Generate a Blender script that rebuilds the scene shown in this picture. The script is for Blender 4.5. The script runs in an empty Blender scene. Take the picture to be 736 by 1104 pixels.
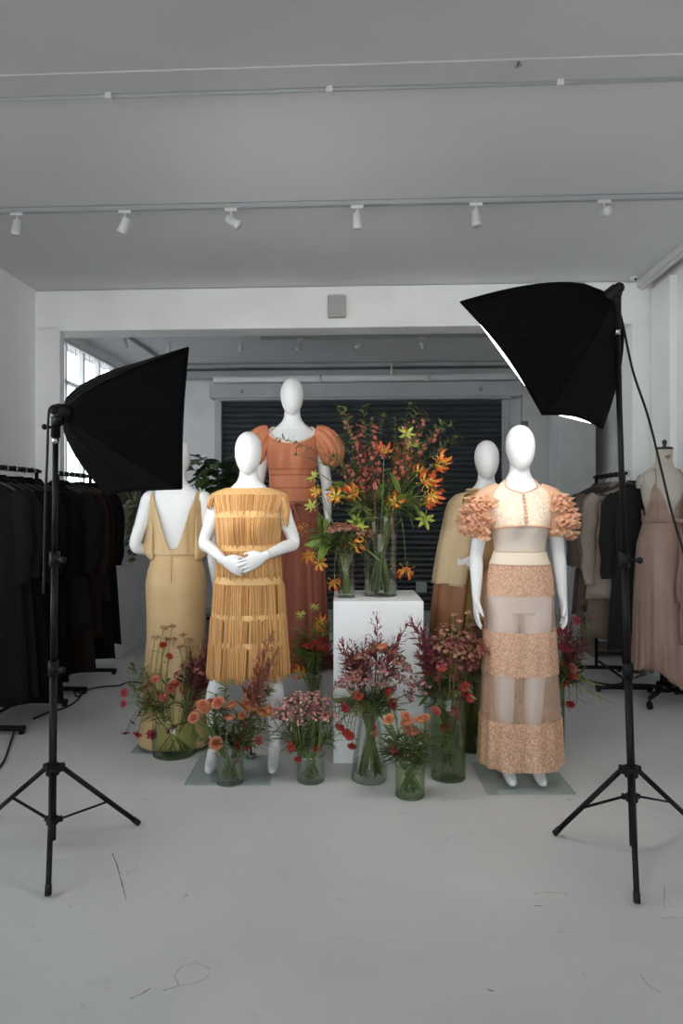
import bpy, math, random
import numpy as np
from mathutils import Vector, Matrix
R = random.Random(7)
PI = math.pi
scn = bpy.context.scene
COL = scn.collection
A = 0.049                                   # the camera is turned a little left in the room
CA, SA = math.cos(A), math.sin(A)
def cam(xc, d, z):                          # camera-ground frame -> room frame
    return Vector((xc*CA - d*SA, xc*SA + d*CA, z))
def P(px, py, d): return cam((px-368)/736*d, d, 1.4+(545-py)/736*d)
def G(px, d): return cam((px-368)/736*d, d, 0)

# ------------------------------------------------------------------ mesh builder
class M:
    def __init__(s): s.v=[]; s.f=[]; s.mi=[]
    def add(s, vs, fs, mi=0):
        b=len(s.v); s.v.extend([tuple(p) for p in vs])
        for q in fs: s.f.append([b+i for i in q]); s.mi.append(mi)
    def box(s, c, d, rz=0, mi=0):
        x,y,z=[k/2 for k in d]; c=Vector(c); cr,sr=math.cos(rz),math.sin(rz)
        vs=[]
        for a in (-1,1):
            for b in (-1,1):
                for e in (-1,1):
                    px,py=a*x,b*y
                    vs.append((c.x+px*cr-py*sr, c.y+px*sr+py*cr, c.z+e*z))
        s.add(vs,[(0,1,3,2),(4,6,7,5),(0,4,5,1),(2,3,7,6),(0,2,6,4),(1,5,7,3)],mi)
    def tube(s, pts, r, n=8, mi=0, cap=True, flat=1.0, up=None):
        pts=[Vector(p) for p in pts]; k=len(pts)
        rs=[r]*k if isinstance(r,(int,float)) else list(r)
        T=[]
        for i in range(k):
            t=pts[min(i+1,k-1)]-pts[max(i-1,0)]
            T.append(t.normalized() if t.length>1e-9 else Vector((0,0,1)))
        u=Vector(up) if up else (Vector((1,0,0)) if abs(T[0].x)<.8 else Vector((0,1,0)))
        vs=[]
        for i in range(k):
            u=(u-T[i]*u.dot(T[i]))
            u=u.normalized() if u.length>1e-6 else T[i].orthogonal().normalized()
            w=T[i].cross(u)
            for j in range(n):
                a=2*PI*j/n
                vs.append(pts[i]+u*(math.cos(a)*rs[i])+w*(math.sin(a)*rs[i]*flat))
        fs=[]
        for i in range(k-1):
            for j in range(n):
                fs.append((i*n+j,i*n+(j+1)%n,(i+1)*n+(j+1)%n,(i+1)*n+j))
        if cap: fs.append(tuple(range(n-1,-1,-1))); fs.append(tuple((k-1)*n+j for j in range(n)))
        s.add(vs,fs,mi)
    def rings(s, rr, mi=0, cap=True, closed=True):
        n=len(rr[0]); vs=[p for q in rr for p in q]; fs=[]
        for i in range(len(rr)-1):
            for j in range(n if closed else n-1):
                fs.append((i*n+j,i*n+(j+1)%n,(i+1)*n+(j+1)%n,(i+1)*n+j))
        if cap and closed:
            fs.append(tuple(range(n-1,-1,-1))); fs.append(tuple((len(rr)-1)*n+j for j in range(n)))
        s.add(vs,fs,mi)
    def lathe(s, prof, c=(0,0,0), n=24, mi=0, cap=False):
        s.rings([[(c[0]+r*math.cos(2*PI*j/n),c[1]+r*math.sin(2*PI*j/n),c[2]+z) for j in range(n)] for r,z in prof],mi,cap)
    def ell(s, c, r, nu=12, nv=8, mi=0):
        rr=[]
        for i in range(nv+1):
            a=-PI/2+PI*i/nv; k=max(math.cos(a),1e-3)
            rr.append([(c[0]+r[0]*k*math.cos(2*PI*j/nu),c[1]+r[1]*k*math.sin(2*PI*j/nu),c[2]+r[2]*math.sin(a)) for j in range(nu)])
        s.rings(rr,mi,True)
    def grid(s, fn, nu, nv, mi=0):
        vs=[fn(i/nu,j/nv) for j in range(nv+1) for i in range(nu+1)]
        fs=[(j*(nu+1)+i,j*(nu+1)+i+1,(j+1)*(nu+1)+i+1,(j+1)*(nu+1)+i) for j in range(nv) for i in range(nu)]
        s.add(vs,fs,mi)
    def leaf(s, p, d, up, L, W, bend=.3, mi=0, n=4, tip=.0, wave=0):
        p=Vector(p); d=Vector(d).normalized(); up=Vector(up)
        sd=d.cross(up)
        if sd.length<1e-5: sd=d.orthogonal()
        sd.normalize(); nn=sd.cross(d)
        vs=[];fs=[]
        for i in range(n+1):
            t=i/n; w=W*.5*max(math.sin(PI*min(1,t*.92+.05))**.8,tip if i<n else .02)
            c=p+d*(L*t)-nn*(bend*L*t*t)
            o=nn*(wave*W*math.sin(t*9))
            vs+= [c-sd*w+o, c+nn*(-.15*w), c+sd*w-o]
        for i in range(n):
            b=i*3; fs+=[(b,b+1,b+4,b+3),(b+1,b+2,b+5,b+4)]
        s.add(vs,fs,mi)

def tomesh(m, name):
    me=bpy.data.meshes.new(name); me.from_pydata(m.v,[],m.f); me.update()
    return me
def obj(name, m, mats, parent=None, smooth=True, bevel=0, solid=0, sub=0, origin=None, kind=None, recalc=True):
    me=tomesh(m,name) if isinstance(m,M) else m
    if not isinstance(mats,(list,tuple)): mats=[mats]
    for k in mats: me.materials.append(k)
    if isinstance(m,M) and len(mats)>1:
        me.polygons.foreach_set('material_index',m.mi)
    if recalc and isinstance(m,M):
        import bmesh
        bm=bmesh.new(); bm.from_mesh(me); bmesh.ops.recalc_face_normals(bm,faces=bm.faces); bm.to_mesh(me); bm.free()
    me.polygons.foreach_set('use_smooth',[smooth]*len(me.polygons))
    o=bpy.data.objects.new(name,me); COL.objects.link(o)
    if parent: o.parent=parent
    if origin is not None: o.location=origin
    if bevel:
        b=o.modifiers.new('bevel','BEVEL'); b.width=bevel; b.segments=2; b.limit_method='ANGLE'
    if solid:
        b=o.modifiers.new('solid','SOLIDIFY'); b.thickness=solid; b.offset=0
    if sub:
        b=o.modifiers.new('sub','SUBSURF'); b.levels=sub; b.render_levels=sub
    if kind: o['kind']=kind
    return o
def tag(o,label,cat,group=None):
    o['label']=label; o['category']=cat
    if group: o['group']=group
    return o
def thing(name,label,cat,loc=(0,0,0),rz=0,group=None,scale=1):
    o=bpy.data.objects.new(name,None); COL.objects.link(o); o.empty_display_size=.1
    o.location=loc; o.rotation_euler=(0,0,rz); o.scale=(scale,)*3
    return tag(o,label,cat,group)
def struct(name,m,mat,**k):
    o=obj(name,m,mat,smooth=k.pop('smooth',False),**k); o['kind']='structure'; return o
def dup(root, loc, rz=None, label=None, group=None):
    r=root.copy(); COL.objects.link(r); r.location=loc
    if rz is not None: r.rotation_euler=(0,0,rz)
    if label: r['label']=label
    if group: r['group']=group
    for ch in list(root.children):
        c=ch.copy(); COL.objects.link(c); c.parent=r
        for g in list(ch.children):
            d=g.copy(); COL.objects.link(d); d.parent=c
    return r

# ------------------------------------------------------------------ materials
def lin(c):
    return tuple(((k/255)/12.92 if k/255<=.04045 else ((k/255+.055)/1.055)**2.4) for k in c)+(1,)
def mat(name, rgb, rough=.7, metal=0, noise=0, nscale=8, bump=0, bscale=60, stretch=(1,1,1), sheen=0, spec=.5, trans=0, rgb2=None):
    m=bpy.data.materials.new(name); m.use_nodes=True; t=m.node_tree; b=t.nodes['Principled BSDF']
    b.inputs['Base Color'].default_value=lin(rgb); b.inputs['Roughness'].default_value=rough
    b.inputs['Metallic'].default_value=metal; b.inputs['Specular IOR Level'].default_value=spec
    if sheen: b.inputs['Sheen Weight'].default_value=sheen
    if noise or bump:
        tc=t.nodes.new('ShaderNodeTexCoord'); mp=t.nodes.new('ShaderNodeMapping'); mp.inputs['Scale'].default_value=stretch
        t.links.new(tc.outputs['Object'],mp.inputs['Vector'])
    if noise:
        n=t.nodes.new('ShaderNodeTexNoise'); n.inputs['Scale'].default_value=nscale; n.inputs['Detail'].default_value=4
        t.links.new(mp.outputs[0],n.inputs['Vector'])
        r=t.nodes.new('ShaderNodeValToRGB'); r.color_ramp.elements[0].position=.3; r.color_ramp.elements[1].position=.7
        a=rgb2 or tuple(max(0,k*(1-noise)) for k in rgb); c=rgb if rgb2 else tuple(min(255,k*(1+noise*.6)) for k in rgb)
        r.color_ramp.elements[0].color=lin(a); r.color_ramp.elements[1].color=lin(c)
        t.links.new(n.outputs['Fac'],r.inputs[0]); t.links.new(r.outputs[0],b.inputs['Base Color'])
    if bump:
        n2=t.nodes.new('ShaderNodeTexNoise'); n2.inputs['Scale'].default_value=bscale; n2.inputs['Detail'].default_value=3
        t.links.new(mp.outputs[0],n2.inputs['Vector'])
        bp=t.nodes.new('ShaderNodeBump'); bp.inputs['Strength'].default_value=bump; bp.inputs['Distance'].default_value=.01
        t.links.new(n2.outputs['Fac'],bp.inputs['Height']); t.links.new(bp.outputs[0],b.inputs['Normal'])
    if trans:
        out=t.nodes['Material Output']; tr=t.nodes.new('ShaderNodeBsdfTranslucent'); tr.inputs[0].default_value=lin(rgb)
        mx=t.nodes.new('ShaderNodeMixShader'); mx.inputs[0].default_value=trans
        t.links.new(b.outputs[0],mx.inputs[1]); t.links.new(tr.outputs[0],mx.inputs[2]); t.links.new(mx.outputs[0],out.inputs[0])
    return m
def sheer(name, rgb, alpha, pattern=None, rgb2=None, scale=60):
    """see-through cloth; pattern 'lace' mixes dense motifs over net"""
    m=mat(name,rgb,.85); t=m.node_tree; b=t.nodes['Principled BSDF']; out=t.nodes['Material Output']
    tp=t.nodes.new('ShaderNodeBsdfTransparent'); mx=t.nodes.new('ShaderNodeMixShader')
    mx.inputs[0].default_value=alpha
    if pattern:
        tc=t.nodes.new('ShaderNodeTexCoord')
        n=t.nodes.new('ShaderNodeTexNoise'); n.inputs['Scale'].default_value=scale; n.inputs['Detail'].default_value=3; n.inputs['Distortion'].default_value=1.5
        v=t.nodes.new('ShaderNodeTexVoronoi'); v.feature='DISTANCE_TO_EDGE'; v.inputs['Scale'].default_value=scale*.9
        t.links.new(tc.outputs['Object'],n.inputs['Vector']); t.links.new(n.outputs['Color'],v.inputs['Vector'])
        v2=t.nodes.new('ShaderNodeTexVoronoi'); v2.inputs['Scale'].default_value=scale*.55
        t.links.new(tc.outputs['Object'],v2.inputs['Vector'])
        md=t.nodes.new('ShaderNodeMath'); md.operation='MULTIPLY'
        t.links.new(n.outputs['Fac'],md.inputs[0]); t.links.new(v2.outputs['Distance'],md.inputs[1])
        r=t.nodes.new('ShaderNodeValToRGB'); r.color_ramp.elements[0].position=.12; r.color_ramp.elements[1].position=.3
        r.color_ramp.elements[0].color=(1,1,1,1); r.color_ramp.elements[1].color=(alpha,)*3+(1,)
        t.links.new(md.outputs[0],r.inputs[0]); t.links.new(r.outputs[0],mx.inputs[0])
        r2=t.nodes.new('ShaderNodeValToRGB'); r2.color_ramp.elements[0].position=.1; r2.color_ramp.elements[1].position=.35
        r2.color_ramp.elements[0].color=lin(rgb2); r2.color_ramp.elements[1].color=lin(rgb)
        t.links.new(md.outputs[0],r2.inputs[0]); t.links.new(r2.outputs[0],b.inputs['Base Color'])
    t.links.new(tp.outputs[0],mx.inputs[1]); t.links.new(b.outputs[0],mx.inputs[2]); t.links.new(mx.outputs[0],out.inputs[0])
    return m
def glass(name, tint, f0=.06):
    m=bpy.data.materials.new(name); m.use_nodes=True; t=m.node_tree; t.nodes.remove(t.nodes['Principled BSDF'])
    out=t.nodes['Material Output']; tp=t.nodes.new('ShaderNodeBsdfTransparent'); tp.inputs[0].default_value=tint+(1,)
    gl=t.nodes.new('ShaderNodeBsdfGlossy'); gl.inputs['Roughness'].default_value=.03
    fr=t.nodes.new('ShaderNodeLayerWeight'); fr.inputs['Blend'].default_value=.25
    ad=t.nodes.new('ShaderNodeMath'); ad.operation='MULTIPLY_ADD'; ad.inputs[1].default_value=.34; ad.inputs[2].default_value=f0*.2
    t.links.new(fr.outputs['Fresnel'],ad.inputs[0])
    mx=t.nodes.new('ShaderNodeMixShader'); t.links.new(ad.outputs[0],mx.inputs[0])
    t.links.new(tp.outputs[0],mx.inputs[1]); t.links.new(gl.outputs[0],mx.inputs[2]); t.links.new(mx.outputs[0],out.inputs[0])
    return m
def emit(name, rgb, s):
    m=bpy.data.materials.new(name); m.use_nodes=True; t=m.node_tree; t.nodes.remove(t.nodes['Principled BSDF'])
    e=t.nodes.new('ShaderNodeEmission'); e.inputs[0].default_value=lin(rgb); e.inputs[1].default_value=s
    t.links.new(e.outputs[0],t.nodes['Material Output'].inputs[0]); return m

def floor_mat():
    m=mat('painted concrete',(200,201,201),.42,spec=.4); t=m.node_tree; b=t.nodes['Principled BSDF']
    tc=t.nodes.new('ShaderNodeTexCoord')
    def nz(s,d=5,dist=0):
        n=t.nodes.new('ShaderNodeTexNoise'); n.inputs['Scale'].default_value=s; n.inputs['Detail'].default_value=d; n.inputs['Distortion'].default_value=dist
        t.links.new(tc.outputs['Object'],n.inputs['Vector']); return n
    n1=nz(1.1,6,.4); r1=t.nodes.new('ShaderNodeValToRGB'); r1.color_ramp.elements[0].position=.3; r1.color_ramp.elements[1].position=.72
    r1.color_ramp.elements[0].color=lin((193,194,194)); r1.color_ramp.elements[1].color=lin((209,209,208))
    t.links.new(n1.outputs['Fac'],r1.inputs[0])
    n2=nz(9,8,1.2); r2=t.nodes.new('ShaderNodeValToRGB'); r2.color_ramp.elements[0].position=.66; r2.color_ramp.elements[1].position=.74
    r2.color_ramp.elements[0].color=(0,0,0,1); r2.color_ramp.elements[1].color=(.28,.28,.28,1)
    t.links.new(n2.outputs['Fac'],r2.inputs[0])
    mx=t.nodes.new('ShaderNodeMix'); mx.data_type='RGBA'
    t.links.new(r2.outputs[0],mx.inputs[0]); t.links.new(r1.outputs[0],mx.inputs[6]); mx.inputs[7].default_value=lin((150,148,146))
    # fine hairline scuffs
    mp=t.nodes.new('ShaderNodeMapping'); mp.inputs['Scale'].default_value=(1.2,5,1); mp.inputs['Rotation'].default_value=(0,0,.5)
    t.links.new(tc.outputs['Object'],mp.inputs['Vector'])
    n3=t.nodes.new('ShaderNodeTexNoise'); n3.inputs['Scale'].default_value=2.2; n3.inputs['Detail'].default_value=2; n3.inputs['Distortion'].default_value=2.5
    t.links.new(mp.outputs[0],n3.inputs['Vector'])
    r3=t.nodes.new('ShaderNodeValToRGB'); e=r3.color_ramp.elements; e[0].position=.494; e[0].color=(0,0,0,1); e[1].position=.5; e[1].color=(.22,.22,.22,1)
    q=e.new(.506); q.color=(0,0,0,1)
    t.links.new(n3.outputs['Fac'],r3.inputs[0])
    n4=nz(1.7,2); r4=t.nodes.new('ShaderNodeValToRGB'); r4.color_ramp.elements[0].position=.52; r4.color_ramp.elements[1].position=.6
    t.links.new(n4.outputs['Fac'],r4.inputs[0])
    mm=t.nodes.new('ShaderNodeMath'); mm.operation='MULTIPLY'; t.links.new(r3.outputs[0],mm.inputs[0]); t.links.new(r4.outputs[0],mm.inputs[1])
    mx2=t.nodes.new('ShaderNodeMix'); mx2.data_type='RGBA'; t.links.new(mm.outputs[0],mx2.inputs[0]); t.links.new(mx.outputs[2],mx2.inputs[6]); mx2.inputs[7].default_value=lin((95,92,88))
    t.links.new(mx2.outputs[2],b.inputs['Base Color'])
    n5=nz(3,5); ma=t.nodes.new('ShaderNodeMapRange'); ma.inputs['To Min'].default_value=.34; ma.inputs['To Max'].default_value=.55
    t.links.new(n5.outputs['Fac'],ma.inputs[0]); t.links.new(ma.outputs[0],b.inputs['Roughness'])
    bp=t.nodes.new('ShaderNodeBump'); bp.inputs['Strength'].default_value=.05; bp.inputs['Distance'].default_value=.02
    t.links.new(n2.outputs['Fac'],bp.inputs['Height']); t.links.new(bp.outputs[0],b.inputs['Normal'])
    return m
def brick_mat():
    m=mat('white painted brick',(240,240,238),.75); t=m.node_tree; b=t.nodes['Principled BSDF']
    tc=t.nodes.new('ShaderNodeTexCoord'); mp=t.nodes.new('ShaderNodeMapping'); mp.inputs['Rotation'].default_value=(PI/2,0,PI/2)
    sp=t.nodes.new('ShaderNodeSeparateXYZ'); cb=t.nodes.new('ShaderNodeCombineXYZ')
    t.links.new(tc.outputs['Object'],sp.inputs[0]); ad=t.nodes.new('ShaderNodeMath'); t.links.new(sp.outputs[0],ad.inputs[0]); t.links.new(sp.outputs[1],ad.inputs[1])
    t.links.new(ad.outputs[0],cb.inputs[0]); t.links.new(sp.outputs[2],cb.inputs[1])
    br=t.nodes.new('ShaderNodeTexBrick'); br.inputs['Scale'].default_value=1; br.inputs['Brick Width'].default_value=.225; br.inputs['Row Height'].default_value=.075
    br.inputs['Mortar Size'].default_value=.006; br.inputs['Mortar Smooth'].default_value=.6
    t.links.new(cb.outputs[0],br.inputs['Vector'])
    bp=t.nodes.new('ShaderNodeBump'); bp.invert=True; bp.inputs['Strength'].default_value=.25; bp.inputs['Distance'].default_value=.006
    t.links.new(br.outputs['Fac'],bp.inputs['Height']); t.links.new(bp.outputs[0],b.inputs['Normal'])
    return m
WHITE=mat('wall paint',(242,242,240),.75,noise=.03,nscale=1.5,bump=.05,bscale=12)
BRICK=brick_mat()
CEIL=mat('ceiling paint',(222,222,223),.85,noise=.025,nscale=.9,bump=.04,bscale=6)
CEILF=mat('shaded ceiling paint',(206,205,205),.85,noise=.025,nscale=.9,bump=.04,bscale=6)  # ceiling colour darkened to stand in for the nearer bay's shade
BEAM=mat('beam paint',(246,246,243),.8,noise=.03,nscale=2,bump=.05,bscale=10)
GREYW=mat('grey plaster',(212,212,212),.85,noise=.06,nscale=2.2,bump=.06,bscale=9)
FLOOR=floor_mat()
METALW=mat('white metal',(215,215,214),.4,spec=.5)
TRACKG=mat('grey track metal',(165,167,168),.4)
BLACK=mat('black metal',(7,7,8),.5,spec=.25)
BLACKP=mat('black plastic',(9,9,10),.55,spec=.25)
RUBBER=mat('black rubber',(12,12,12),.8)
CHROME=mat('chrome',(190,190,190),.18,metal=1)
STEEL=mat('brushed steel',(150,150,150),.35,metal=1)
BLKCLOTH=mat('black nylon',(7,7,8),.8,bump=.08,bscale=25,spec=.08)
SILVER=mat('silver lining',(190,192,195),.4,metal=.6)
SHELLW=mat('mannequin lacquer',(216,217,218),.42,spec=.35)
LINEN=mat('linen',(188,180,168),.85,bump=.1,bscale=200)
SHUT=mat('shutter slats',(58,62,66),.38,noise=.12,nscale=5,spec=.5)
SHUTB=mat('shutter housing',(172,174,176),.6,noise=.04,nscale=3)
PLINTH=mat('plinth paint',(228,230,232),.6,noise=.015,nscale=3)
PLINTHG=mat('worn plinth paint',(196,192,194),.7,noise=.03,nscale=4)
CLEAR=glass('clear glass',(.965,.98,.972))
GREENGL=glass('green glass',(.87,.92,.82))
DARKGL=glass('dark green glass',(.70,.76,.66))
PLATE=glass('glass plate',(.91,.955,.945),.12)
RIMG=glass('vase rim glass',(.80,.86,.82),.3)
WATER=glass('vase water',(.95,.97,.90),.02)
DIFF_L=emit('lit diffuser',(255,252,246),7.4)
DIFF_R=emit('lit diffuser high',(255,252,246),9.0)

# ------------------------------------------------------------------ the room
D1=5.9
m=M(); m.box((-.5,2.65,-.05),(8,14.3,.1)); FLOOROBJ=struct('floor',m,FLOOR)
m=M(); m.box((-.35,6.26,3.355),(6.9,6.28,.1)); struct('ceiling',m,CEIL)
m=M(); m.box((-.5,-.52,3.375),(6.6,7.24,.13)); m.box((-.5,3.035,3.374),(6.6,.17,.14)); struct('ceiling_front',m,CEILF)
m=M(); m.box((-3.06,4.6,1.7),(.12,2.6,3.4)); m.box((-3.06,-1.45,1.7),(.12,5.1,3.4)); m.box((-3.06,2.2,.45),(.12,2.2,.9)); m.box((-3.06,2.2,3.2),(.12,2.2,.4)); struct('wall_left',m,BRICK)
m=M(); m.box((-.3,-4.06,.35),(5.6,.12,.7)); m.box((-.3,-4.06,3.15),(5.6,.12,.5)); m.box((-2.95,-4.06,1.8),(.3,.12,2.2)); m.box((2.35,-4.06,1.8),(.3,.12,2.2)); struct('wall_front',m,WHITE)
w=M()
for z in (.93,2.0,2.97): w.box((-3.06,2.2,z),(.07,2.2,.06))
for i in range(3): w.box((-3.06,1.13+i*1.07,2.0),(.07,.06,2.1))
win2=struct('window_2',w,METALW)
p=M(); p.box((-3.09,2.2,2.0),(.006,2.16,2.06)); obj('window_pane',p,glass('window glass near',(.97,.98,.98)),win2,smooth=False)
w=M()
for z in (.72,2.2,2.88): w.box((-.3,-4.06,z),(5.0,.07,.06))
for i in range(6): w.box((-2.77+i*.988,-4.06,1.8),(.06,.07,2.2))
win3=struct('window_3',w,METALW)
p=M(); p.box((-.3,-4.09,1.8),(4.96,.006,2.16)); obj('window_pane',p,glass('window glass rear',(.97,.98,.98)),win3,smooth=False)
m=M(); m.box((2.42,.95,1.7),(.14,9.9,3.4)); struct('wall_right',m,BRICK)
m=M(); m.box((-.45,6.03,3.12),(5.7,.26,.36)); struct('trim_1',m,BEAM,bevel=.01)            # beam between the rooms
m=M(); m.box((-2.90,5.95,1.5),(.24,.10,2.98)); struct('trim_2',m,WHITE,bevel=.01)            # left pier
m=M(); m.box((2.3,6.03,1.65),(.24,.25,3.3)); struct('trim_3',m,WHITE,bevel=.01)             # right pier
m=M(); m.box((2.335,4.72,1.63),(.04,.1,3.26)); m.box((2.325,5.62,1.6),(.06,.36,3.2)); m.box((2.34,5.1,1.6),(.03,.44,3.2)); struct('trim_4',m,WHITE,bevel=.006)
m=M(); m.box((2.25,2.9,3.275),(.07,6.0,.06)); m.box((2.25,2.9,3.235),(.03,6.0,.02)); struct('trim_5',m,METALW,bevel=.004)  # duct on the ceiling
m=M(); m.box((2.345,5.6,.05),(.012,.7,.1)); struct('baseboard_right',m,WHITE)
# back room
m=M(); m.box((-.3,9.35,1.65),(6.6,.12,3.3)); struct('wall_back',m,GREYW)
m=M(); m.box((3.0,7.7,1.65),(.12,3.3,3.3)); m.box((2.7,6.1,1.65),(.6,.12,3.3)); struct('wall_back_right',m,GREYW)
m=M(); m.box((-3.4,6.2,1.65),(.12,.3,3.3)); m.box((-3.4,7.7,.68),(.12,3.3,1.36)); m.box((-3.4,9.2,1.65),(.12,.24,3.3)); m.box((-3.4,7.7,3.25),(.12,3.3,.1)); m.box((-3.2,6.12,1.65),(.4,.12,3.3))
struct('wall_back_left',m,WHITE)
m=M(); m.box((-.3,9.2,3.17),(6.1,.12,.1)); m.box((-.3,9.15,3.27),(6.1,.2,.05)); struct('trim_6',m,SHUTB,bevel=.008)
m=M(); m.box((2.55,9.0,1.6),(.46,.5,3.2)); struct('trim_7',m,GREYW,bevel=.01)
m=M(); m.box((1.98,9.24,1.6),(.04,.09,3.2)); struct('trim_8',m,GREYW)
m=M(); m.box((-.3,9.27,.06),(6.0,.03,.12)); struct('baseboard_back',m,GREYW)
m=M(); m.box((-2.55,7.55,.69),(.4,2.9,1.38)); m.box((-2.53,7.55,1.39),(.46,2.92,.03)); struct('trim_9',m,GREYW,bevel=.006)        # boxed ledge below the windows
# window of the back room
w=M()
for z in (1.38,3.18): w.box((-3.38,7.72,z),(.06,2.78,.06))
w.box((-3.38,7.72,1.62),(.05,2.78,.04)); w.box((-3.38,7.72,2.75),(.05,2.78,.04))
for i in range(7): w.box((-3.38,6.38+i*.45,2.3),(.05,.05,1.8))
win=struct('window_1',w,METALW)
p=M(); p.box((-3.41,7.72,2.28),(.006,2.72,1.76)); pane=obj('window_pane',p,glass('window glass',(.97,.98,.98)),win,smooth=False)
t=thing('vertical_blind','white vertical slat blind across the bright window at far left','blind',(-3.31,7.72,3.16))
m=M(); m.box((0,0,0),(.04,2.7,.04)); obj('head_rail',m,METALW,t,False)
BL=mat('blind fabric',(222,226,232),.8,trans=.5)
for i in range(22):
    m=M(); a=2.0+R.uniform(-.12,.12); y=-1.3+i*.123
    m.grid(lambda u,v:((u-.5)*.06*math.cos(a),y+(u-.5)*.06*math.sin(a),-.02-v*1.72),2,2); obj('slat',m,BL,t,solid=.002)

# roller shutter
xs0,xs1=P(236,545,9.15).x,P(541,545,9.15).x
t=thing('roller_shutter','dark grey slatted roller shutter closed across the back wall','shutter',((xs0+xs1)/2,9.2,0))
hw=(xs1-xs0)/2
prof=[]; nsl=37; pit=2.78/nsl
for i in range(nsl):
    z0=.04+i*pit
    for a,b in ((0,0),(.12,.012),(.4,.022),(.7,.017),(.88,.004),(.94,-.004)): prof.append((z0+a*pit,-b))
m=M(); m.grid(lambda u,v:(-hw+2*hw*u,prof[min(int(v*(len(prof)-1)+.5),len(prof)-1)][1],prof[min(int(v*(len(prof)-1)+.5),len(prof)-1)][0]),1,len(prof)-1); obj('curtain',m,SHUT,t,False)
m=M(); m.box((0,-.01,.02),(2*hw,.05,.06)); obj('bottom_bar',m,SHUT,t,False)
for s in (-1,1):
    m=M(); m.box((s*(hw+.03),-.03,1.42),(.09,.08,2.84)); obj('guide_rail',m,SHUTB,t,False,bevel=.005)
m=M(); m.box((.05,-.06,2.93),(2*hw+.34,.26,.19)); m.box((.03,-.07,2.82),(2*hw+.1,.2,.03)); obj('housing',m,SHUTB,t,False,bevel=.006)
for px in (259,517):
    q=P(px,422,9.0); m=M(); m.lathe([(.022,0),(.026,.01),(.02,.03),(.004,.035)],n=10); o=obj('bolt',m,SHUTB,t); o.location=(q.x-(xs0+xs1)/2,-.19,2.92); o.rotation_euler=(PI/2,0,0)
t=tag(obj('service_pipe',M(),METALW),'white pipe running across the wall above the shutter housing','pipe')
m=M(); a=P(228,407,9.0); b=P(560,407,9.0); m.tube([(a.x,9.02,3.08),(b.x+1.0,9.02,3.08)],.045,14); 
for px in (343,345,460,461): q=P(px,407,9.0); m.tube([(q.x-.015,9.02,3.08),(q.x+.015,9.02,3.08)],.055,14)
q=P(422,407,9.0); m.tube([(q.x,9.02,3.08),(q.x,9.02,3.29)],.014,8)
bpy.data.objects.remove(t); tag(obj('service_pipe',m,METALW),'white pipe running across the wall above the shutter housing','pipe')
q=P(455,638,8.9); m=M(); m.box((0,0,0),(.14,.06,.14)); m.box((0,-.035,0),(.1,.02,.1)); tag(obj('lock_box',m,SHUTB,smooth=False,bevel=.005,origin=(q.x,9.1,.32)),'small grey box at the foot of the shutter behind white plinth','box')
q=P(586,457,9.1); m=M(); m.box((0,0,0),(.09,.05,.09)); m.box((0,-.03,0),(.05,.02,.05)); tag(obj('switch_box',m,mat('dark grey plastic',(110,110,110),.6),smooth=False,bevel=.004,origin=(1.98,9.17,2.47)),'small grey switch box on the conduit right of the shutter','switch')

def floor_mark(pts,wd,mt):
    m=M(); q=[]
    for px,py in pts: d=736*1.4/(py-545); q.append(G(px,d)+Vector((0,0,.0012)))
    p2=[]
    for i in range(len(q)-1):
        for k in range(5): p2.append(q[i].lerp(q[i+1],k/5)+Vector((R.uniform(-1,1),R.uniform(-1,1),0))*.0012)
    p2.append(q[-1])
    m.tube(p2,[wd*R.uniform(.15,.6) for _ in p2],6,flat=.12,up=(1,0,0))
    obj('scuff_mark',m,mt,FLOOROBJ)
CRK=mat('dark crack',(110,107,102),.9); SCF=mat('grey scuff',(178,176,172),.8)
floor_mark([(121,920),(127,935),(131,952),(134,962),(136,971)],.0035,CRK)
floor_mark([(140,1077),(152,1072),(162,1066)],.003,CRK)
floor_mark([(192,1062),(188,1052),(196,1042),(212,1038),(226,1044),(224,1054),(210,1060),(196,1062),(176,1068)],.003,SCF)
floor_mark([(574,963),(590,962),(612,964)],.004,SCF); floor_mark([(576,977),(584,977)],.004,CRK); floor_mark([(577,964),(579,965)],.004,CRK)
floor_mark([(610,862),(616,863)],.005,CRK); floor_mark([(198,968),(202,964)],.003,CRK); floor_mark([(712,990),(736,989)],.003,SCF); floor_mark([(716,956),(716,980)],.003,SCF)
floor_mark([(690,1050),(698,1062),(712,1070)],.005,SCF); floor_mark([(524,1066),(532,1069)],.004,CRK); floor_mark([(75,978),(78,977)],.005,CRK); floor_mark([(600,1004),(612,1006)],.004,SCF)
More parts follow.
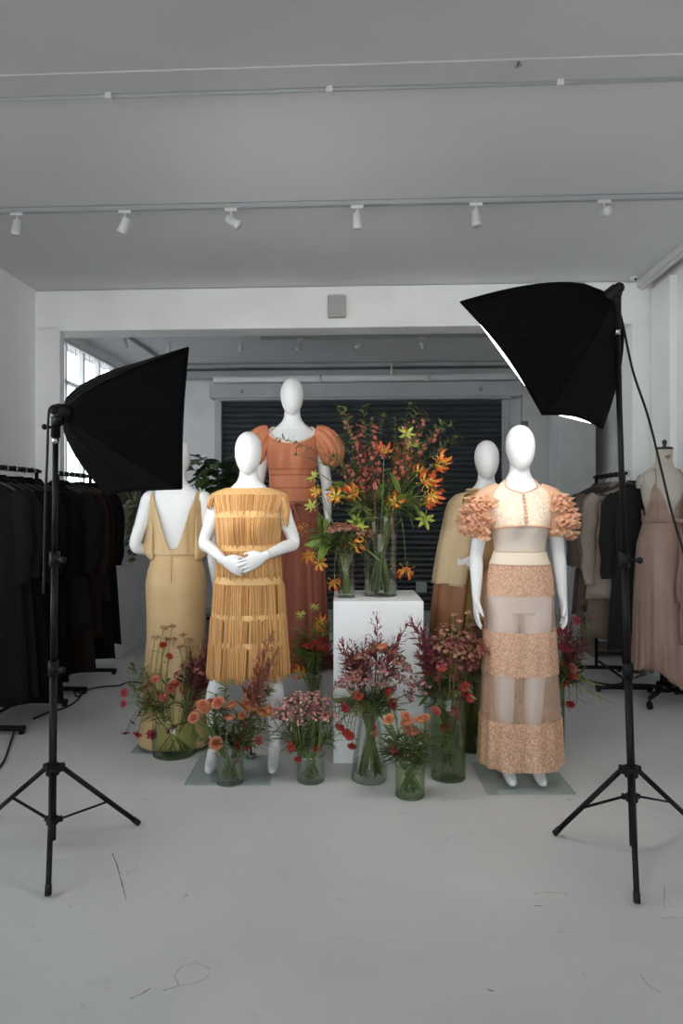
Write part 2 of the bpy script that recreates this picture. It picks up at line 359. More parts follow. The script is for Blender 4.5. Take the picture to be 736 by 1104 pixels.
# ------------------------------------------------------------------ ceiling fittings
def track_light(loc, aim, label, group, parentless=True, sc=1):
    t=thing('spotlight',label,'spotlight',loc,0,group,sc*.85)
    m=M(); m.box((0,0,-.012),(.09,.03,.025)); obj('adapter',m,METALW,t,False,bevel=.003)
    m=M(); m.tube([(0,0,-.02),(0,0,-.075)],.008,8); m.ell((0,0,-.08),(.014,.014,.014),8,6); obj('stem',m,METALW,t)
    d=Vector(aim).normalized(); b=Vector((0,0,-.085))
    m=M(); m.tube([b-d*.035,b-d*.03,b+d*.055,b+d*.075,b+d*.076,b+d*.06],[.018,.028,.031,.034,.029,.026],16); obj('lamp_head',m,METALW,t)
    m=M(); m.tube([b+d*.062,b+d*.066],[.025,.02],12); obj('lens',m,mat('spot lens',(90,92,95),.2),t)
    return t
def rail(name,a,b,label,z):
    m=M(); a=Vector(a);b=Vector(b); d=b-a; L=d.length; t=thing(name,label,'track',(a+b)/2,math.atan2(d.y,d.x))
    m.box((0,0,z-a.z-.012),(L,.034,.022)); m.box((0,-.012,z-a.z-.026),(L,.006,.006)); m.box((0,.012,z-a.z-.026),(L,.006,.006)); obj('rail',m,TRACKG,t,False)
    for s in (-1,1): mm=M(); mm.box((s*L/2,0,z-a.z-.014),(.03,.04,.03)); obj('end_cap',mm,METALW,t,False)
    return t
yT=cam(0,4.27,0).y
rail('lighting_track',(-2.95,yT,3.3),(2.3,yT,3.3),'white lighting track across the ceiling nearer the camera',3.3)
ordn=['leftmost','second from left','third from left','fourth from left','fifth from left','rightmost']
aims=[(-.1,-.1,-1),(-.5,.3,-.8),(.7,-.2,-.5),(0,.1,-1),(.05,-.1,-1),(.15,-.95,-.25)]
for i,px in enumerate((18,135,249,385,513,651)):
    d=4.27; x=P(px,230,4.27-.049*((px-368)/736*4.27)).x
    track_light((x,yT,3.274),aims[i],f'white spotlight, {ordn[i]} of six on the near ceiling track','spotlights on the near ceiling track',sc=1.05)
yB=7.65
rail('lighting_track',(-1.3,yB,3.3),(2.2,yB,3.3),'grey lighting track on the back room ceiling',3.3)
rail('lighting_track',(-2.75,6.9,3.3),(-2.75,9.0,3.3),'short lighting track running away beside the bright back window',3.3)
on2=['left','second','third','right']
for i,px in enumerate((257,322,388,455)):
    x=P(px,372,7.6).x
    track_light((x,yB,3.274),[(0,0,-1),(-.4,-.3,-.8),(-.6,-.3,-.6),(.3,-.4,-.8)][i],f'small white spotlight on the back room ceiling track, {on2[i]} of four','spotlights on the back room track')
track_light((-2.75,7.4,3.274),(.3,-.4,-.8),'small spotlight on the short track beside the bright back window','spotlight')
x=P(178,375,7.6).x
track_light((x,yB,3.274),(0,0,-1),'small spotlight just above the left black softbox','spotlights on the back room track')
# conduit along the ceiling step
yc=3.105
t=thing('ceiling_conduit','thin white conduit along the ceiling step near the camera','conduit',(0,yc,3.365))
m=M(); m.tube([(-2.98,0,-.07),(2.33,0,-.07)],.009,10); obj('pipe',m,TRACKG,t)
for px in (112,355,601):
    x=P(px,95,3.1).x; m=M(); m.box((x,.0,-.07),(.03,.034,.034)); obj('clip',m,METALW,t,False,bevel=.003)
q=P(555,75,3.0); m=M(); m.tube([(0,0,0),(0,-.03,0),(0,-.035,-.015),(.012,-.035,-.02)],.005,6); tag(obj('ceiling_hook',m,STEEL,origin=(q.x,2.99,3.30)),'tiny metal hook on the ceiling step above right softbox','hook')
q=P(363,331,5.88)
t=thing('wall_speaker','pale grey box fixed to the white beam above the mannequins','speaker',(q.x,5.9,q.z))
m=M(); m.box((0,-.04,0),(.155,.08,.19)); obj('body',m,mat('grey plastic',(190,190,186),.6),t,False,bevel=.012)
m=M(); m.box((0,-.083,0),(.13,.006,.165)); obj('grille',m,mat('grille mesh',(178,178,174),.7,bump=.3,bscale=220),t,False,bevel=.004)
q=P(677,298,5.8); t=thing('ceiling_sensor','small white round sensor at the ceiling corner over right softbox','sensor',(q.x,5.78,3.3))
m=M(); m.lathe([(.03,0),(.03,-.02),(.018,-.035),(.003,-.04)],n=16); obj('dome',m,METALW,t)
m=M(); m.ell((-.0,-.03,-.03),(.01,.01,.01),8,6); obj('lens',m,BLACKP,t)

# ------------------------------------------------------------------ mannequins
TORSO=[(.84,.150,.09,.012),(.90,.166,.106,.014),(.95,.170,.113,.014),(1.0,.163,.108,.010),(1.06,.142,.094,.004),(1.12,.121,.084,0),(1.18,.118,.082,0),(1.24,.128,.088,0),(1.30,.140,.094,0),(1.36,.150,.092,.004),(1.41,.160,.080,.010),(1.45,.158,.066,.014),(1.475,.135,.058,.016),(1.50,.098,.054,.014),(1.53,.066,.052,.010),(1.56,.052,.050,.006),(1.60,.048,.049,.002),(1.65,.046,.048,0)]
def smoothpts(pts, rs, k=4):
    pts=[Vector(p) for p in pts]; out=[];ro=[]
    n=len(pts)
    for i in range(n-1):
        p0,p1,p2,p3=pts[max(i-1,0)],pts[i],pts[i+1],pts[min(i+2,n-1)]
        r0,r1,r2,r3=rs[max(i-1,0)],rs[i],rs[i+1],rs[min(i+2,n-1)]
        for j in range(k):
            t=j/k
            f=lambda a,b,c,d:.5*((2*b)+(c-a)*t+(2*a-5*b+4*c-d)*t*t+(-a+3*b-3*c+d)*t**3)
            out.append(f(p0,p1,p2,p3)); ro.append(f(r0,r1,r2,r3))
    out.append(pts[-1]); ro.append(rs[-1]); return out,ro
def hand(m, W, d, n, s, curl=.25, spread=.14):
    W=Vector(W); d=Vector(d).normalized(); s=Vector(s); s=(s-d*s.dot(d)).normalized(); n=Vector(n); n=(n-d*n.dot(d)-s*n.dot(s)).normalized()
    rr=[]
    for t,w,h in ((-.03,.024,.022),(0,.025,.019),(.03,.035,.017),(.06,.040,.0145),(.085,.040,.012),(.094,.036,.008)):
        rr.append([W+d*t+s*(w*math.cos(2*PI*j/16))+n*(h*math.sin(2*PI*j/16)) for j in range(16)])
    m.rings(rr)
    L=[.064,.072,.066,.052]
    for i in range(4):
        k=1.5-i; p=W+d*(.08-.004*abs(k-.5))+s*(k*.0205); a=curl*.35
        dirv=(d+s*(k*spread*.5)).normalized(); pts=[p-d*.02,p]
        for j,fr in enumerate((.45,.31,.24)):
            dd=dirv*math.cos(a)+n*math.sin(a); p=p+dd*(L[i]*fr); pts.append(p); a+=curl*1.2
        m.tube(pts,[.0086,.0086,.008,.0074,.0055],10); m.ell(pts[-1],(.0055,.0055,.0055),8,6)
    p=W+d*.015+s*.022; dd=(d*.72+s*.62+n*.2).normalized(); d2=(d*.92+s*.22+n*.3).normalized()
    pts=[p,p+dd*.032,p+dd*.032+d2*.03,p+dd*.032+d2*.052]
    m.tube(pts,[.014,.0105,.009,.0065],10); m.ell(pts[-1],(.0065,.0065,.0065),8,6)
def body(arms, feet=((-.075,0),(.075,0))):
    m=M(); n=48; rr=[]
    for z,hw,hd,cy in TORSO:
        rr.append([(hw*math.copysign(abs(math.cos(2*PI*j/n))**.88,math.cos(2*PI*j/n)),cy+hd*math.copysign(abs(math.sin(2*PI*j/n))**.95,math.sin(2*PI*j/n)),z) for j in range(n)])
    m.rings(rr)
    for s in (-1,1):
        m.ell((s*.064,-.054,1.295),(.056,.058,.060),16,12); m.ell((s*.078,.055,.925),(.085,.075,.095),16,12)
        m.ell((s*.158,.012,1.432),(.05,.05,.05),14,10)
    # head: smooth faceless egg
    rr=[]; N=22
    for i in range(N+1):
        a=-PI/2+PI*i/N; u=math.sin(a); k=max(math.cos(a),.01)
        rx=.0725*k*(1+.13*u); ry=.094*k*(1+.08*u); z=1.682+.121*u; cy=-.014+.018*u if u<0 else -.014+.01*u
        rr.append([(rx*math.cos(2*PI*j/36),cy+ry*math.sin(2*PI*j/36),z) for j in range(36)])
    m.rings(rr)
    for (s,(fx,fy)) in zip((-1,1),feet):
        pts,rs=smoothpts([(s*.082,.015,.93),(s*.082+.3*(fx-s*.075),.005,.72),(s*.078+.65*(fx-s*.075),0,.49),(fx*1.0,fy+.018,.34),(fx,fy+.03,.13),(fx,fy+.035,.09)],[.088,.076,.053,.050,.031,.030])
        m.tube(pts,rs,20)
        pts,rs=smoothpts([(fx,fy+.05,.075),(fx,fy+.02,.085),(fx,fy-.04,.055),(fx,fy-.10,.028),(fx,fy-.15,.018),(fx,fy-.168,.012)],[.024,.034,.033,.030,.022,.010])
        m.tube(pts,rs,16,flat=.85,up=(1,0,0))
    for a in arms:
        S,E,W=a['s'],a['e'],a['w']
        S=Vector(S);E=Vector(E);W=Vector(W)
        pts,rs=smoothpts([S,S.lerp(E,.5),E,E.lerp(W,.35),W],[.047,.041,.034,.034,.0225],5); m.tube(pts,rs,18)
        hand(m,W+(W-E).normalized()*.02,a['d'],a['n'],a['t'],a.get('curl',.25),a.get('spread',.14))
    return m
def remesh(m, vox=.0045):
    me=tomesh(m,'tmp'); o=bpy.data.objects.new('tmp',me); COL.objects.link(o)
    r=o.modifiers.new('r','REMESH'); r.mode='VOXEL'; r.voxel_size=vox
    s=o.modifiers.new('s','SMOOTH'); s.factor=.5; s.iterations=7
    dg=bpy.context.evaluated_depsgraph_get(); ev=o.evaluated_get(dg)
    out=bpy.data.meshes.new_from_object(ev); out.name='mannequin_body'
    bpy.data.objects.remove(o); return out
def arm_down(s, out=.045):
    return dict(s=(s*.165,.012,1.43),e=(s*(.185+out*.6),.03,1.14),w=(s*(.175+out),-.02,.925),d=(s*.02,-.22,-1),n=(-s*1,.1,0),t=(-.0*s,-1,-.2),curl=.22)
def mannequin(name,label,loc,rz,arms,scale=1,plate=True,feet=((-.075,0),(.075,0)),pz=0):
    t=thing(name,label,'mannequin',loc,rz,None,scale)
    me=remesh(body(arms,feet)); 
    o=obj('body',me,SHELLW,t)
    # everything lifted so the toes sit on the glass plate
    o.location=(0,0,.012)
    m=M(); m.box((-.07 if 'clasped' in label else 0,.0,.005),(.43,.40,.010)); p=obj('base_plate',m,PLATE,t,False,bevel=.002); p.location=(0,plate if not isinstance(plate,bool) else 0,0)
    m=M(); rx=.0; m.tube([(rx,.09,.008),(rx,.09,.36),(rx,.06,.40)],.007,10); m.lathe([(.0,.02),(.03,.02),(.03,.01),(.0,.01)],(rx,.09,0),16); obj('support_rod',m,STEEL,t)
    return t
YAW=A
def L2W(loc,rz,p):
    c,s=math.cos(rz),math.sin(rz); return Vector((loc.x+p[0]*c-p[1]*s,loc.y+p[0]*s+p[1]*c,loc.z+p[2]))
locM5=G(560,3.52); locM2=G(268,3.70); locM1=G(191,4.05); locM3=G(315,4.45)+Vector((0,0,.36)); locM4=G(524,4.06)
mannequin('mannequin','white faceless mannequin wearing the sheer peach lace gown',locM5,YAW,[arm_down(-1,.052),arm_down(1,.04)],1.0,plate=-.02)
clasp=lambda s:dict(s=(s*.165,.012,1.43),e=(s*.245,.02,1.195),w=(s*.105,-.155,1.135),d=(-s*.85,-.12,-.42),n=(0,1,.15),t=(-s*.35,-.2,1),curl=.3,spread=.05)
cl=[clasp(-1),clasp(1)]; cl[0]['w']=(-.115,-.165,1.12); cl[1]['w']=(.115,-.17,1.14); cl[1]['d']=(-.85,-.25,-.42)
mannequin('mannequin','white faceless mannequin with clasped hands in the yellow fringed dress',locM2,YAW,cl,.992,plate=-.09,feet=((-.185,-.02),(.145,-.02)))
hip=dict(s=(.165,.012,1.43),e=(.235,.05,1.16),w=(.115,-.13,1.08),d=(-.8,-.4,-.2),n=(-.3,.8,0),t=(0,-.2,1),curl=.35)
mannequin('mannequin','white mannequin turned away in backless gold dress, head behind left softbox',locM1,YAW+PI,[hip,arm_down(-1,.05)],.995)
mannequin('mannequin','white faceless mannequin raised behind the others in the orange puff sleeve dress',locM3,YAW,[arm_down(-1,.05),arm_down(1,.05)],1.03)
bent=lambda s:dict(s=(s*.165,.012,1.43),e=(s*.222,.0,1.19),w=(s*.175,-.135,1.085),d=(-s*.9,-.15,-.12),n=(0,1,0),t=(0,-.3,1),curl=.9,spread=.05)
mannequin('mannequin','white faceless mannequin in the beige cape coat behind the lace gown',locM4,YAW,[bent(-1),bent(1)],.985)

# ------------------------------------------------------------------ garments on mannequins
def shell(m, rings, n=96, nz=48, t0=lambda th:0., t1=lambda th:1., fold=None, off=0, pw=.9, mi=0, bust=True, th0=0, th1=2*PI, closed=True):
    rg=np.array(rings,dtype=float); K=len(rg)-1; ks=np.arange(K+1)
    rr=[]
    for j in range(nz+1):
        ring=[]
        for i in range(n if closed else n+1):
            th=th0+(th1-th0)*i/n
            u=t0(th)+(t1(th)-t0(th))*j/nz; u=min(max(u,0),1)*K
            z,hw,hd,cy=[float(np.interp(u,ks,rg[:,c])) for c in range(4)]
            c,s=math.cos(th),math.sin(th)
            f=1+(fold(th,z) if fold else 0)
            x=(hw+off)*math.copysign(abs(c)**pw,c)*f; y=cy+(hd+off)*math.copysign(abs(s)**.95,s)*f
            if bust and s<0:
                y-=.042*math.exp(-((z-1.30)/.065)**2)*math.exp(-((abs(x)-.062)/.055)**2)*min(1,-s*2)
            ring.append((x,y,z))
        rr.append(ring)
    m.rings(rr,mi,cap=False,closed=closed)
def u_of(rings,z):
    rg=np.array(rings,dtype=float); return float(np.interp(z,rg[:,0],np.arange(len(rg))/(len(rg)-1)))
def fold_fn(seed, ks, amp):
    rr=random.Random(seed); ph=[(k,rr.uniform(0,6.28),rr.uniform(.5,1)) for k in ks]; tot=sum(a for _,_,a in ph)
    return lambda th,z: amp(z)*sum(a*math.sin(k*th+p+.4*math.sin(z*5+p)) for k,p,a in ph)/tot
dfr=lambda th:abs((th+PI/2+PI)%(2*PI)-PI)      # angle from the front (-y)
dbk=lambda th:abs((th-PI/2+PI)%(2*PI)-PI)

# --- peach lace gown
TULLE=sheer('peach tulle',(236,196,170),.34)
TULLE2=sheer('cream tulle',(234,216,198),.62)
CREAMB=sheer('cream voile',(232,218,198),.85)
LACE=sheer('peach lace',(208,162,132),.66,'lace',(222,178,146),170)
LACEL=sheer('pale lace',(230,206,182),.84,'lace',(240,224,206),190)
RUF=mat('peach organza',(234,190,158),.8,trans=.35)
t=thing('lace_gown','sheer peach lace gown with ruffled sleeves and see-through skirt','dress',locM5,YAW)
GB=[(1.285,.147,.102,0),(1.36,.160,.104,.004),(1.41,.170,.092,.01),(1.45,.170,.078,.014),(1.475,.150,.07,.016),(1.50,.110,.066,.014),(1.535,.068,.058,.01)]
def t0b(th): return .03*math.cos(dfr(th)*1.5) if dfr(th)<1.2 else -.0
m=M(); shell(m,GB,96,40,t0b,lambda th:1-.42*max(0,1-dfr(th)/1.25),off=.004); obj('bodice',m,LACEL,t,solid=.002)
m=M()                                       # neckline and hem bindings
def edge_path(rings,tf,off,N=120,a0=0,a1=2*PI):
    rg=np.array(rings,dtype=float);K=len(rg)-1;out=[]
    for i in range(N+1):
        th=a0+(a1-a0)*i/N;u=min(max(tf(th),0),1)*K
        z,hw,hd,cy=[float(np.interp(u,np.arange(K+1),rg[:,c])) for c in range(4)]
        c,s=math.cos(th),math.sin(th)
        x=(hw+off)*math.copysign(abs(c)**.9,c);y=cy+(hd+off)*math.copysign(abs(s)**.95,s)
        if s<0:y-=.042*math.exp(-((z-1.30)/.065)**2)*math.exp(-((abs(x)-.062)/.055)**2)*min(1,-s*2)
        out.append((x,y,z))
    return out
m.tube(edge_path(GB,lambda th:1-.42*max(0,1-dfr(th)/1.25),.005),.004,6); m.tube(edge_path(GB,t0b,.006),.005,6)
obj('binding',m,mat('peach satin',(205,160,130),.5),t)
for k in range(8):
    m=M(); z=1.452-.0185*k; yy=-(np.interp(z,[1.28,1.36,1.41,1.45],[.12,.115,.088,.068])+.012); m.ell((0,yy,z),(.010,.006,.0055),8,6); obj('button',m,mat('peach button',(205,158,128),.5),t)
GM=[(1.165,.124,.088,0),(1.22,.128,.09,0),(1.30,.146,.100,0)]
m=M(); shell(m,GM,96,14,off=.005); obj('midriff',m,TULLE2,t)
GW=[(1.10,.150,.106,0),(1.13,.138,.098,0),(1.167,.126,.09,0)]
m=M(); shell(m,GW,96,8,off=.006); obj('waist_band',m,CREAMB,t,solid=.0015); m=M(); m.tube(edge_path(GW,lambda th:1,.007),.0025,6); m.tube(edge_path(GW,lambda th:0,.007),.003,6); obj('piping',m,mat('peach piping',(196,160,138),.6),t)
SK=[(.07,.208,.175,.0),(.2,.203,.17,0),(.32,.198,.165,0),(.55,.186,.152,0),(.76,.176,.140,.004),(.88,.172,.130,.008),(.95,.172,.122,.01),(1.02,.166,.116,.008),(1.10,.151,.107,0)]
fl=fold_fn(5,[7,11,16,5],lambda z:.085*max(0,(1.0-z))/.9)
def skirt_part(name,z0,z1,mt,off,jag=0):
    m=M(); a,b=u_of(SK,z0),u_of(SK,z1)
    shell(m,SK,160,24,lambda th:a+(jag*.004*abs(math.sin(th*14)) if jag else 0),lambda th:b,fold=fl,off=off,bust=False); return obj(name,m,mt,t)
skirt_part('hip_lace',.945,1.10,LACE,.006); skirt_part('tulle_panel',.755,.95,TULLE,.003)
skirt_part('lace_band',.545,.765,LACE,.007,1); skirt_part('tulle_panel',.315,.55,TULLE,.003); skirt_part('lace_band',.085,.325,LACE,.008,1)
m=M()
for z in (.945,.545,.765,.325): m.tube([Vector(p)*1 for p in edge_path(SK,lambda th:u_of(SK,z),.008)],.002,5)
for s in (-1,1):                            # ruffled sleeves
    rs=random.Random(20+s); m=M()
    m.tube(*smoothpts([(s*.10,.012,1.490),(s*.175,.012,1.43),(s*.20,.018,1.33),(s*.205,.022,1.25),(s*.205,.022,1.235)],[.030,.060,.070,.062,.048]),16,cap=False)
    for k in range(150):
        a=rs.uniform(0,2*PI); v=rs.random(); c=Vector((s*(.165+.04*min(1,v*2)),.015,1.465-.215*v)); d=Vector((math.cos(a),math.sin(a),-.25-.5*rs.random()))
        if d.x*s<-.35: continue
        r=.05+.018*math.sin(PI*v); p=c+Vector((d.x,d.y,0))*r; L=rs.uniform(.03,.052); W=rs.uniform(.05,.085)
        sd=Vector((-math.sin(a),math.cos(a),0)); ph=rs.uniform(0,6)
        dn=(Vector((d.x,d.y,0))*rs.uniform(.45,1.0)+Vector((0,0,-1))*rs.uniform(.2,.9)).normalized()
        m.grid(lambda u,w:p+dn*(L*w)+sd*((u-.5)*W*(.5+.8*w))+Vector((d.x,d.y,.7))*(.012*w*math.sin(u*13+ph)),8,3)
    obj('sleeve',m,RUF,t)

# --- yellow fringed dress
GOLD=mat('gold fringe silk',(210,164,106),.6,noise=.12,nscale=30,stretch=(8,8,.6),bump=.5,bscale=60)
GOLDB=mat('gold satin band',(212,170,112),.5,bump=.05,bscale=60)
FRG=[mat('gold thread',(208,160,102),.55),mat('ochre thread',(180,130,76),.6)]
t=thing('fringed_dress','yellow fringed dress with cap sleeves and long tassel skirt','dress',locM2,YAW,None,.992)
FD=[(.50,.198,.155,0),(.75,.188,.145,.004),(.95,.178,.126,.008),(1.05,.163,.120,.004),(1.15,.156,.114,0),(1.25,.158,.112,0),(1.33,.166,.110,0),(1.40,.184,.098,.008),(1.445,.204,.082,.012),(1.475,.200,.074,.014),(1.492,.165,.07,.015),(1.507,.118,.066,.014)]
m=M(); shell(m,FD,96,60,lambda th:u_of(FD,.98),lambda th:1-.02*max(0,1-dfr(th)/.9),fold=fold_fn(3,[5,9],lambda z:.012 if z<1.3 else 0),off=.006); obj('bodice',m,GOLD,t,solid=.003)
m=M(); shell(m,FD,96,24,lambda th:0,lambda th:u_of(FD,1.0),fold=fold_fn(4,[9,14],lambda z:.03),off=-.004); obj('underskirt',m,mat('gold lining shadow tone',(176,134,76),.7),t,solid=.002)  # lining coloured darker so gaps in the fringe read as shadow lines
FAMP=lambda z:.05*max(0,1.0-z)/.5
FF=fold_fn(4,[13,9,17],FAMP)
for z0,z1,o_ in ((.985,1.03,.012),(.80,.832,.014),(.655,.686,.015),(1.165,1.20,.011)):
    m=M(); a,b=u_of(FD,z0),u_of(FD,z1); shell(m,FD,140,6,lambda th:a,lambda th:b,off=o_,fold=FF); obj('band',m,GOLDB,t,solid=.002)
m=M(); a,b=u_of(FD,1.34),u_of(FD,1.372); arch=lambda th:.028*math.cos(min(dfr(th),1.4)*1.12)-.012; shell(m,FD,96,6,lambda th:a+arch(th),lambda th:b+arch(th),off=.009); obj('band',m,GOLDB,t,solid=.002)
def fringe(zt,zb,N,seed,off,front=True,amp=.02,gap=True):
    rs=random.Random(seed); m=M(); ff=FF
    rg=np.array(FD,dtype=float)
    for i in range(N):
        th=2*PI*(i+rs.uniform(-.4,.4))/N
        cl=math.sin(th*13+math.sin(th*5)) # locks
        if gap and cl<-.95 : continue
        z1=zb+rs.uniform(-.012,.03); o0=off+rs.uniform(-.004,.006); w=rs.uniform(.002,.0036); pts=[]
        for k in range(6):
            v=k/5; z=zt+(z1-zt)*v; hw,hd,cy=[float(np.interp(z,rg[:,0],rg[:,c])) for c in (1,2,3)]
            tt=th+ (0.03*math.sin(th*13)*v if gap else 0)+rs.uniform(-.004,.004)
            f=1+ff(tt,z); c,s=math.cos(tt),math.sin(tt)
            y=cy+(hd+o0)*math.copysign(abs(s)**.95,s)*f
            x=(hw+o0)*math.copysign(abs(c)**.9,c)*f
            if s<0:y-=.042*math.exp(-((z-1.30)/.065)**2)*math.exp(-((abs(x)-.062)/.055)**2)*min(1,-s*2)
            pts.append((x,y,z))
        m.tube(pts,[w]*5+[w*.6],4,mi=0 if rs.random()<.6 else 1,cap=False)
    o=obj('fringe',m,FRG,t,recalc=False); o['kind']='stuff'
fringe(.99,.79,760,1,.010); fringe(.81,.64,760,9,.012); fringe(.665,.48,760,10,.013); fringe(1.17,1.02,640,2,.010,gap=False); fringe(1.345,1.19,640,3,.008,gap=False)
fringe(1.47,1.36,560,4,.005,gap=False)
for s in (1,-1):
    m=M(); rs=random.Random(5)
    for i in range(60 if s>0 else 30):
        a=rs.uniform(-2.2,.8); p=Vector((s*(.19+.022*math.cos(a)),.012+.06*math.sin(a),1.465-.02*rs.random())); L=rs.uniform(.10,.17) if s>0 else rs.uniform(.04,.07)
        m.tube([p,p+Vector((s*.012,0,-L*.5)),p+Vector((s*.012,rs.uniform(-.01,.01),-L))],.003,4,mi=rs.randrange(2),cap=False)
    o=obj('sleeve_fringe',m,FRG,t,recalc=False); o['kind']='stuff'

# --- backless gold dress (seen from behind)
SATIN=mat('champagne satin',(188,158,112),.42,noise=.05,nscale=3,sheen=.2,spec=.4)
t=thing('backless_dress','long gold satin dress with deep open back and draped sides','dress',locM1,YAW+PI,None,.995)
SD=[(.02,.212,.19,.03),(.15,.202,.18,.03),(.4,.178,.16,.022),(.65,.164,.145,.02),(.85,.170,.135,.018),(.95,.174,.132,.018),(1.02,.164,.122,.012),(1.10,.142,.100,.004),(1.15,.134,.094,.002)]
m=M(); shell(m,SD,120,50,fold=fold_fn(8,[5,7,11],lambda z:.045*max(0,.8-z)),off=.004,bust=False); obj('skirt',m,SATIN,t,solid=.003)
m=M(); rp=edge_path(SD,lambda th:.99,.007); m.tube(rp,.007,8); m.tube([(0,.14,1.14),(0,.152,1.02),(0,.15,.9)],.003,5); obj('waist_seam',m,SATIN,t)
SB=[(1.12,.150,.105,.002),(1.15,.152,.104,0),(1.22,.147,.104,0),(1.30,.150,.108,0),(1.38,.158,.102,.006),(1.43,.158,.088,.012),(1.465,.152,.076,.014),(1.487,.138,.064,.014)]
def t1s(th):
    b=dbk(th)                               # straps: the back is cut in a deep V
    if b<PI/2: 
        k=b/.98
        return .10+.9*min(1,max(0,k))**1.25 if b<.98 else (1.0 if b<1.22 else max(.55,1-(b-1.22)*2.2))
    f=dfr(th); return 1-.55*max(0,1-f/.9) if f<.9 else max(.55,1-(f-.9)*1.0)
m=M(); shell(m,SB,160,50,lambda th:0,t1s,off=.007,fold=fold_fn(2,[14,22],lambda z:.012)); obj('bodice',m,SATIN,t,solid=.003)
for s in (-1,1):                            # cowl drape falling under each arm
    m=M(); rs=random.Random(31)
    def dr(u,v):
        a=-1.0+1.82*u; sag=math.sin(PI*min(1,v*1.05))
        r=.008+.055*v**1.5*(1-v**7)*1.5*max(0,math.sin(PI*u))**.8
        z=1.40-.30*v-.02*math.sin(PI*u)
        hw,hd=np.interp(z,[1.1,1.3,1.4],[.142,.150,.158]),.10
        return (s*(hw+r)*math.cos(a*.8)*1.0,.0+(hd+r*.9)*math.sin(a)+.004*math.sin(u*18+v*4),z-.012*math.sin(u*9)*v)
    m.grid(dr,28,20); obj('side_drape',m,SATIN,t,solid=.003)

# --- orange puff sleeve dress
ORG=mat('coral crepe',(190,118,84),.7,bump=.25,bscale=90,stretch=(3,3,.3),noise=.05,nscale=12)
TERR=mat('terracotta chiffon',(158,88,70),.7,noise=.08,nscale=8,stretch=(2,2,.4),bump=.1,bscale=60)
t=thing('puff_sleeve_dress','long orange and terracotta dress with scoop neck and puff sleeves','dress',locM3,YAW,None,1.03)
OB=[(1.02,.150,.108,.004),(1.10,.140,.100,0),(1.20,.138,.100,0),(1.30,.152,.106,0),(1.38,.162,.102,.006),(1.43,.168,.088,.012),(1.465,.165,.076,.014),(1.49,.140,.07,.015),(1.505,.115,.066,.014)]
m=M(); sc=lambda th:1-.45*max(0,math.cos(min(dfr(th),1.45)*1.083))**.8; shell(m,OB,120,44,lambda th:0,sc,off=.006,fold=fold_fn(6,[34,51],lambda z:.006)); obj('bodice',m,ORG,t,solid=.003)
m=M(); m.tube(edge_path(OB,sc,.007),.006,6); obj('neck_trim',m,mat('cream trim',(222,196,170),.7),t)
m=M()
for z in (1.20,1.235,1.12):
    uu=u_of(OB,z); m.tube(edge_path(OB,lambda th:uu,.008),.0035,5)
obj('lace_trim',m,mat('dark coral braid',(168,96,66),.8),t)
OS=[(.0,.225,.185,.0),(.3,.215,.175,0),(.6,.198,.160,.004),(.85,.182,.142,.008),(.97,.168,.126,.008),(1.03,.152,.112,.004)]
m=M(); shell(m,OS,180,50,fold=fold_fn(12,[15,22,31,9],lambda z:.075*min(1,(1.05-z)*2.2)),off=.004,bust=False); obj('skirt',m,TERR,t,solid=.003)
m=M(); 
for dz in (0,.016): m.tube(edge_path(OS,lambda th:.985-dz,.012),.009,8)
m.ell((.015,-.135,1.02),(.026,.016,.018),10,8)
for s,l in ((-1,.30),(1,.22)): m.tube([(.015,-.14,1.015),(.015+s*.03,-.150,.93),(.015+s*.025,-.155,1.02-l)],[.008,.010,.007],6,flat=.5)
obj('waist_tie',m,TERR,t)
for s in (-1,1):
    m=M(); rr=[]; n=80; cs=[((s*.14,.012,1.475),.045),((s*.165,.012,1.465),.062),((s*.20,.014,1.43),.080),((s*.235,.018,1.37),.090),((s*.245,.02,1.31),.082),((s*.235,.022,1.27),.06),((s*.222,.022,1.262),.045)]
    ax=[Vector((s*.5,0,-.2)).normalized(),Vector((s*.8,0,-.5)).normalized(),Vector((s*.7,0,-.8)).normalized(),Vector((s*.4,0,-1)).normalized(),Vector((s*.05,0,-1)),Vector((-s*.2,0,-1)).normalized(),Vector((-s*.2,0,-1)).normalized()]
    for q,(c,r) in enumerate(cs):
        a=ax[q]; u=Vector((0,1,0)); w=a.cross(u); k=.30*math.sin(PI*q/6)
        rr.append([Vector(c)+(u*math.cos(2*PI*j/n)+w*math.sin(2*PI*j/n))*(r*(1+k*math.sin(2*PI*j/n*11+q*.7)*(.4+.25*math.sin(2*PI*j/n*3+q)))) for j in range(n)])
    m.rings(rr,cap=False); obj('sleeve',m,ORG,t,solid=.003,sub=1)

# --- cape coat
BEIGE=mat('beige wool',(190,168,132),.75,noise=.05,nscale=6,bump=.05,bscale=80)
TAN=mat('tan cloth',(176,138,92),.75,noise=.06,nscale=5)
RUST=mat('rust lining',(138,94,62),.7,noise=.08,nscale=5)
t=thing('cape_coat','beige cape sleeved coat with rust lining behind the lace gown','coat',locM4,YAW,None,.985)
CB=[(.16,.225,.19,.01),(.5,.205,.17,.008),(.85,.190,.145,.008),(1.05,.165,.125,.004),(1.2,.158,.118,0),(1.33,.168,.118,0),(1.41,.172,.098,.01),(1.455,.166,.082,.014),(1.485,.135,.074,.016),(1.51,.095,.068,.014)]
m=M(); shell(m,CB,120,50,fold=fold_fn(21,[6,9,13],lambda z:.05*max(0,1.0-z)),off=.008,t1=lambda th:1-.22*max(0,1-dfr(th)/.5)); obj('coat_body',m,TAN,t,solid=.004)
m=M(); m.tube(edge_path(CB,lambda th:u_of(CB,1.05),.014),.016,8,flat=.5); obj('belt',m,TAN,t)
m=M()
